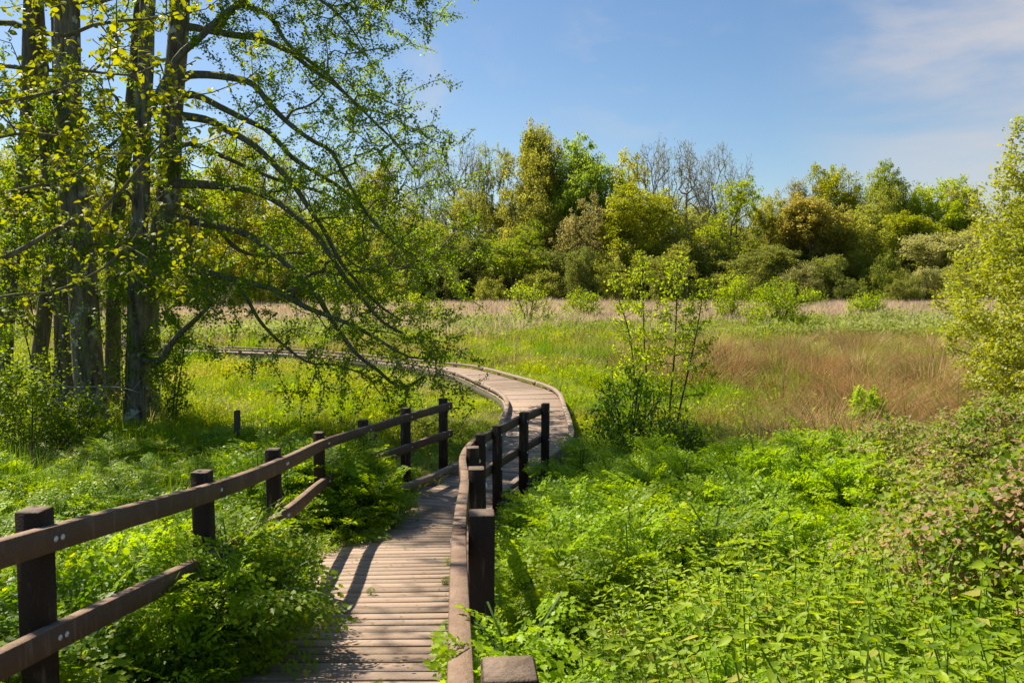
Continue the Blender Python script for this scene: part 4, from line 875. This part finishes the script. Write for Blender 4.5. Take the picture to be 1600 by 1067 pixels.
def herbs(n, H, spread, size):
    def f(rng):
        P = np.stack([rng.normal(0, spread, n), rng.normal(0, spread, n), H * rng.uniform(.3, 1.0, n)], 1)
        V, F4, _ = leaves(LEAF_L, P, size, rng, pitch=(.1, .5), roll=.5); return V, F4, 1
    return f
HB = [herb_mesh('hemlock', [M['hemlock'], M['stem']], 70 + i, .90, 38, .26, 5, .30) for i in range(4)] + [herb_mesh('hemlock', [M['hemlock_b'], M['stem']], 80 + i, .90, 38, .24, 5, .30) for i in range(3)]
ST = [blade_mesh('stalk', [M['dry']], 170 + i, 7, 1.25, .25, .009, .15, .5, flop=.4) for i in range(2)]
NE = [nettle_mesh('nettle', [M['nettle'], M['stem']], 90 + i) for i in range(4)]
BR = [bramble_mesh('bramble', [M['bramble'], M['twig']], 95 + i) for i in range(4)]
RR = [blade_mesh('red_rush', [M['rush_red']], 160 + i, 180, .80, .18, .014, .45, .7, flop=.35) for i in range(2)]
OG = [blade_mesh('olive_grass', [M['olive'], M['olive']], 165 + i, 110, .48, .30, .016, .4, .7, extra=herbs(16, .3, .25, .06)) for i in range(3)]
GR = [blade_mesh('grass', [M['grass'], M['hemlock_b']], 110 + i, 100, .42, .32, .016, .3, .6, extra=herbs(26, .34, .25, .07)) for i in range(3)]
FL = [blade_mesh('flowers', [M['grass'], M['flower']], 114 + i, 90, .40, .34, .012, .3, .6, extra=petals(7, .40, .26)) for i in range(2)]
SE = [blade_mesh('sedge', [M['sedge']], 120 + i, 120, .62, .22, .013, .25, .8) for i in range(3)]
RU = [blade_mesh('rush', [M['rush'], M['sedge']], 130 + i, 190, .80, .20, .013, .45, .7, flop=.35) for i in range(3)]
DR = [blade_mesh('dry', [M['dry']], 140 + i, 130, .60, .60, .040, .25, .5) for i in range(3)]
GFAR = [blade_mesh('far_grass', [M['olive'] if i else M['grass'], M['sedge']], 150 + i, 170, .42, .75, .024, .3, .5, extra=herbs(30, .38, .6, .10)) for i in range(3)]
HFAR = [blade_mesh('far_herb', [M['reed'], M['reed']], 156 + i, 60, .5, .4, .02, .3, .5, extra=herbs(220, .5, .36, .12)) for i in range(2)]
rg = np.random.RandomState(77)
def on_deck(x, y, pad=0.0):
    x = np.atleast_1d(x); y = np.atleast_1d(y); r = np.zeros(len(x), bool)
    for i in range(0, len(mid), 3):
        dx = x - mid[i, 0]; dy = y - mid[i, 1]; al = dx * T[i, 0] + dy * T[i, 1]; sd = dx * S[i, 0] + dy * S[i, 1]
        r |= (np.abs(al) < .32) & (sd > -LW[i] - pad) & (sd < RW[i] + pad)
    return r
def field(n, x0, x1, y0, y1, p=1.0):
    """random spots inside the view wedge widened on both sides, denser near the viewer"""
    u = rg.rand(n); y = (y0 ** (1 - p) + u * (y1 ** (1 - p) - y0 ** (1 - p))) ** (1 / (1 - p)) if p != 1 else y0 * (y1 / y0) ** u
    x = (rg.rand(n) * 2 - 1) * (y * .80 + 2.5); k = (x > x0) & (x < x1); return x[k], y[k]
def put(x, y, zoff=0, tilt=.12, smin=.75, smax=1.2, zs=1.0, k=1):
    n = len(x); s = rg.uniform(smin, smax, n); rot = np.stack([rg.normal(0, tilt, n), rg.normal(0, tilt, n), rg.uniform(0, 6.283, n)], 1)
    return [np.stack([x, y, gz(x, y) + zoff], 1), rot, np.stack([s, s, s * zs], 1), rg.randint(0, k, n)]
def cat_(*a): return [np.concatenate(v) for v in zip(*a)]
# hemlock region
def hem_right(x, y): return (x > .2) & (y < 10.6 + .8 * nz(x, y, .9)) & ~bram(x, y) & ~nett(x, y) & ~nett(x - .1, y - .55)
def bram(x, y): return ((x > 2.2 + .33 * (9.5 - y) * 0 + .9 * (y - 4) * .38 * (y > 4) + .35 + .35 * nz(x, y, 1.5)) & (y < 11.5) & (x > 1.9))
def nett(x, y): return (x > .15) & (y < 4.0 + .3 * nz(x, y, 1.3) + .75 * np.clip(x - .2, 0, 3)) & ~bram(x, y)
x, y = field(5200, -16, 12, 1.9, 15.5, .9); left = x < -1.2
lim = 12.4 + .9 * nz(x, y, .8) + 1.6 * (x < -4.5)
k = ((left & (y < lim)) | hem_right(x, y)) & ~on_deck(x, y, .42) & (y > 2.0)
x, y = x[k], y[k]
base = put(x, y, -.05, .15, .75, 1.15, 1.0, 7)
# brightness patches choose the species mix; lower plants near the far rim
br_ = (nz(x, y, .6, 2) + .4 * (x > 0) + .35 * (y > 8) + rg.normal(0, .35, len(x))) > .25
base[3] = np.where(br_, 4 + rg.randint(0, 3, len(x)), rg.randint(0, 4, len(x)))
hh = (1.0 + .20 * nz(x, y, 1.1, 5) + .17 * nz(x, y, 2.6, 3)) * (1 - .35 * sstep(9.5, 13, y)) * (1 - .25 * (x < -3.2)); hh = hh * np.where((x < -.3) & (x > -2.7) & (y > 9.3), .45, 1.0); base[2][:, 2] *= hh; base[2][:, :2] *= (.9 + .1 * hh)[:, None]
# clumps leaning over the deck and through the handrails
cl = []
for (cx, cy, sx, sy, n, z, s) in [(-1.95, 8.7, .20, .40, 24, .05, 1.2), (-1.72, 8.6, .12, .35, 12, .15, .95), (-1.78, 4.6, .10, .32, 22, .32, 1.05), (-1.92, 5.1, .12, .35, 12, .12, 1.1), (-1.62, 4.6, .08, .5, 10, -.15, .75), (-2.3, 3.6, .3, .6, 12, -.1, 1.05), (-1.75, 6.7, .07, .5, 12, -.22, .85), (-1.80, 7.5, .08, .3, 8, -.1, .95), (-1.66, 3.6, .08, .3, 7, .0, .8),
                                  (.05, 3.3, .12, .6, 8, -.35, .8), (-.15, 4.3, .12, .5, 7, -.3, .75), (-.2, 6.0, .1, .8, 6, -.5, .8), (.25, 7.5, .2, 1.0, 10, -.25, 1.0)]:
    X_ = cx + rg.normal(0, sx, n); Y_ = cy + rg.normal(0, sy, n); a = put(X_, Y_, z, .2, .8, 1.1, 1.0, 7); a[2][:] *= s; a[3][:] = np.where(rg.rand(n) < .35, 4 + rg.randint(0, 3, n), rg.randint(0, 4, n)); cl.append(a)
P_, R_, S_, I_ = cat_(base, *cl)
q_ = rg.rand(len(I_)); I_ = np.where(q_ < .09, 7 + rg.randint(0, 2, len(I_)), np.where(q_ < .13, 9 + rg.randint(0, 2, len(I_)), I_)); S_ = np.where((q_ < .09)[:, None], S_ * 1.3, S_)
scatter('hemlock_undergrowth', 'tall ferny hemlock and parsley herbs crowding both sides of the ramp', 'undergrowth', HB + NE[:2] + ST, P_, R_, S_, I_)
x, y = field(5600, .1, 9, 1.3, 8, .8); k = nett(x, y) & ~on_deck(x, y, .2); x, y = x[k], y[k]
n_ = put(x, y, -.02, .18, .6, 1.15, 1.0, 4); n_[3] = np.where(rg.rand(len(x)) < .07, 4 + rg.randint(0, 5, len(x)), n_[3]); n_[2] = np.where((n_[3] > 3)[:, None], n_[2] * .5, n_[2]); n_[2][:, 2] *= 1 + .2 * nz(x, y, 2.2, 2)
scatter('nettle_bed', 'fresh green stinging nettles filling the bank at the bottom right', 'nettles', NE + HB[2:6] + ST[:1], *n_)
x, y = field(4200, 1.8, 12, 2.0, 12, .8); k = bram(x, y) & (y > 2.9); x, y = x[k], y[k]
b_ = put(x, y, -.05, .2, .8, 1.2, 1.0, 4); b_[2][:, 2] *= 1.05 + .42 * nz(x, y, 1.7, 3)
scatter('bramble_thicket', 'tangled bramble with greyish and rusty leaves rising at the right edge', 'brambles', BR, *b_)
# meadow
def rushy(x, y): return (.9 * nz(x, y, .28, 1) + .55 * nz(x, y, .9, 4) + 2.5 * sstep(2.0, 6.0, x) * (1 - sstep(30, 46, y)) - 1.3)
x, y = field(15000, -60, 60, 8.0, 50, 1.25); k = ~on_deck(x, y, .12) & ~((x > -1.2) & (x < 1.5) & (y < 11)); x, y = x[k], y[k]
r_ = rushy(x, y) + rg.normal(0, .35, len(x))
ru = (r_ > .25) & (y > 10.5) & (rg.rand(len(x)) < .07 + .40 * (nz(x, y, 1.9, 12) > .08)); gx, gy = x[~ru], y[~ru]
f = (nz(gx, gy, .35, 6) + .75 * ((gx < -1) & (gy > 15) & (gy < 28)) + rg.normal(0, .4, len(gx))) > .9
se = (~f) & ((nz(gx, gy, .5, 8) + rg.normal(0, .4, len(gx))) > .45)
pg = put(gx, gy, 0, .1, .6, 1.35, 1.0, 3); pg[3] = np.where(f, 3 + rg.randint(0, 2, len(gx)), np.where(se, 5 + rg.randint(0, 3, len(gx)), pg[3]))
ol = (nz(gx, gy, .9, 11) * 1.1 + .9 * sstep(22, 34, gy) + .45 * sstep(1, 4, gx) + rg.normal(0, .35, len(gx))) > .75
pg[3] = np.where(ol & ~f, 8 + rg.randint(0, 3, len(gx)), pg[3]); pg[2][:, 2] *= (1 + .35 * nz(gx, gy, 1.3, 4))
nb = np.min(np.stack([(gx - mid[i, 0]) ** 2 + (gy - mid[i, 1]) ** 2 for i in range(90, len(mid), 6)]), axis=0) ** .5
pg[2][:, 2] *= np.where((nb < 2.6) & (gy > 12), .42, 1.0)
pg[2] *= (1 + .012 * np.clip(gy - 12, 0, 40))[:, None]
scatter('meadow_grass', 'lush green meadow grass and sedge dotted with yellow flowers', 'grass', GR + FL + SE + OG, *pg)
pr = put(x[ru], y[ru], 0, .18, .55, 1.7, 1.0, 5); pr[2][:, 2] *= (.95 + .35 * nz(x[ru], y[ru], 2.3, 3)).clip(.5, 1.5); rx_ = nz(x[ru], y[ru], .6, 9) + rg.normal(0, .4, ru.sum()); pr[3] = np.where(rx_ > -.3, 3 + rg.randint(0, 2, ru.sum()), rg.randint(0, 3, ru.sum()))
scatter('rush_tussocks', 'tawny rushes and dead grass in tussocks across the right of the meadow', 'rushes', RU + RR, *pr)
x, y = field(17000, -110, 110, 38, 108, .9); k = ~on_deck(x, y, .4); x, y = x[k], y[k]
d_ = (y + 6 * nz(x, y, .10, 2) + 3 * nz(x, y, .35, 5) + rg.normal(0, 3, len(y))) > 54; d_ = d_ | ((nz(x, y, .5, 7) + rg.normal(0, .4, len(x))) > .85); hb = (~d_) & ((nz(x, y, .2, 3) + rg.normal(0, .4, len(x))) > .55)
pf = put(x, y, 0, .1, .8, 1.4, 1.0, 3); pf[3] = np.where(d_, pf[3], np.where(hb, 6 + rg.randint(0, 2, len(x)), 3 + rg.randint(0, 3, len(x)))); pf[2] *= 1.25; pf[2][:, 2] *= (1 + .35 * nz(x, y, .8, 6) + rg.normal(0, .12, len(x))).clip(.4, 1.8)
scatter('far_meadow', 'pinkish dry grass strip and green herbs across the far meadow', 'grass', DR + GFAR + HFAR, *pf)

def sprout(name, label, x, y, z, src, sc, rot=(0, 0, 0)):
    o = obj(name, src); o.location = (x, y, z); o.scale = (sc, sc, sc); o.rotation_euler = rot; tag(o, label, 'plant'); return o
p = at(800, 1010, 1.75); sprout('hemlock_plant', 'bright hemlock shoot rising behind the nearest right post', p[0], p[1], p[2] - .52, HB[5], .62)
p = at(655, 1052, 2.1); sprout('hemlock_plant', 'pale hemlock shoot at the bottom edge left of the near right rail', p[0], p[1], float(deckz(2.1)) - .12, HB[4], .42)
dx = []
for i in range(46):
    j = rg.randint(24, 110); u = rg.choice([rg.uniform(-.8, .9), -.97, -.93, .95, .92, .97]); q = mid[j] + S[j] * (u * (RW[j] if u > 0 else LW[j]) * .92); dx.append((q[0] + T[j, 0] * .067, q[1] + T[j, 1] * .067, Zm[j] - .02))
dx = np.array(dx); n = len(dx); sc = rg.uniform(.035, .085, n)
scatter('deck_weeds', 'tiny green weeds sprouting from the gaps between the planks', 'weeds', HB[:3], dx, np.stack([np.zeros(n), np.zeros(n), rg.uniform(0, 6, n)], 1), np.stack([sc * 1.3, sc * 1.3, sc], 1), rg.randint(0, 3, n))

n = 420; j = rg.randint(14, 150, n); u = np.clip(rg.normal(0, .75, n), -.96, .96); q = mid[j] + S[j] * (u * np.where(u > 0, RW[j], LW[j]) * .93)[:, None] + T[j] * rg.uniform(0, .12, (n, 1))
LP_ = np.column_stack([q, Zm[j] + .006 - .012 * (T[j, 1] > 0) * 0]); V_, F_, _ = leaves(LEAF_Q, LP_, .028, rg, pitch=(.05, .12), roll=.15)
tag(obj('leaf_litter', mesh('leaf_litter', V_, [F_], foliage('litter_leaf', (.16, .10, .04), (.34, .25, .11), .15, .7, .2, c3=(.14, .2, .03), p3=.25))), 'scattered dead leaves and bits lying on the planks', 'leaf litter', None, 'stuff')
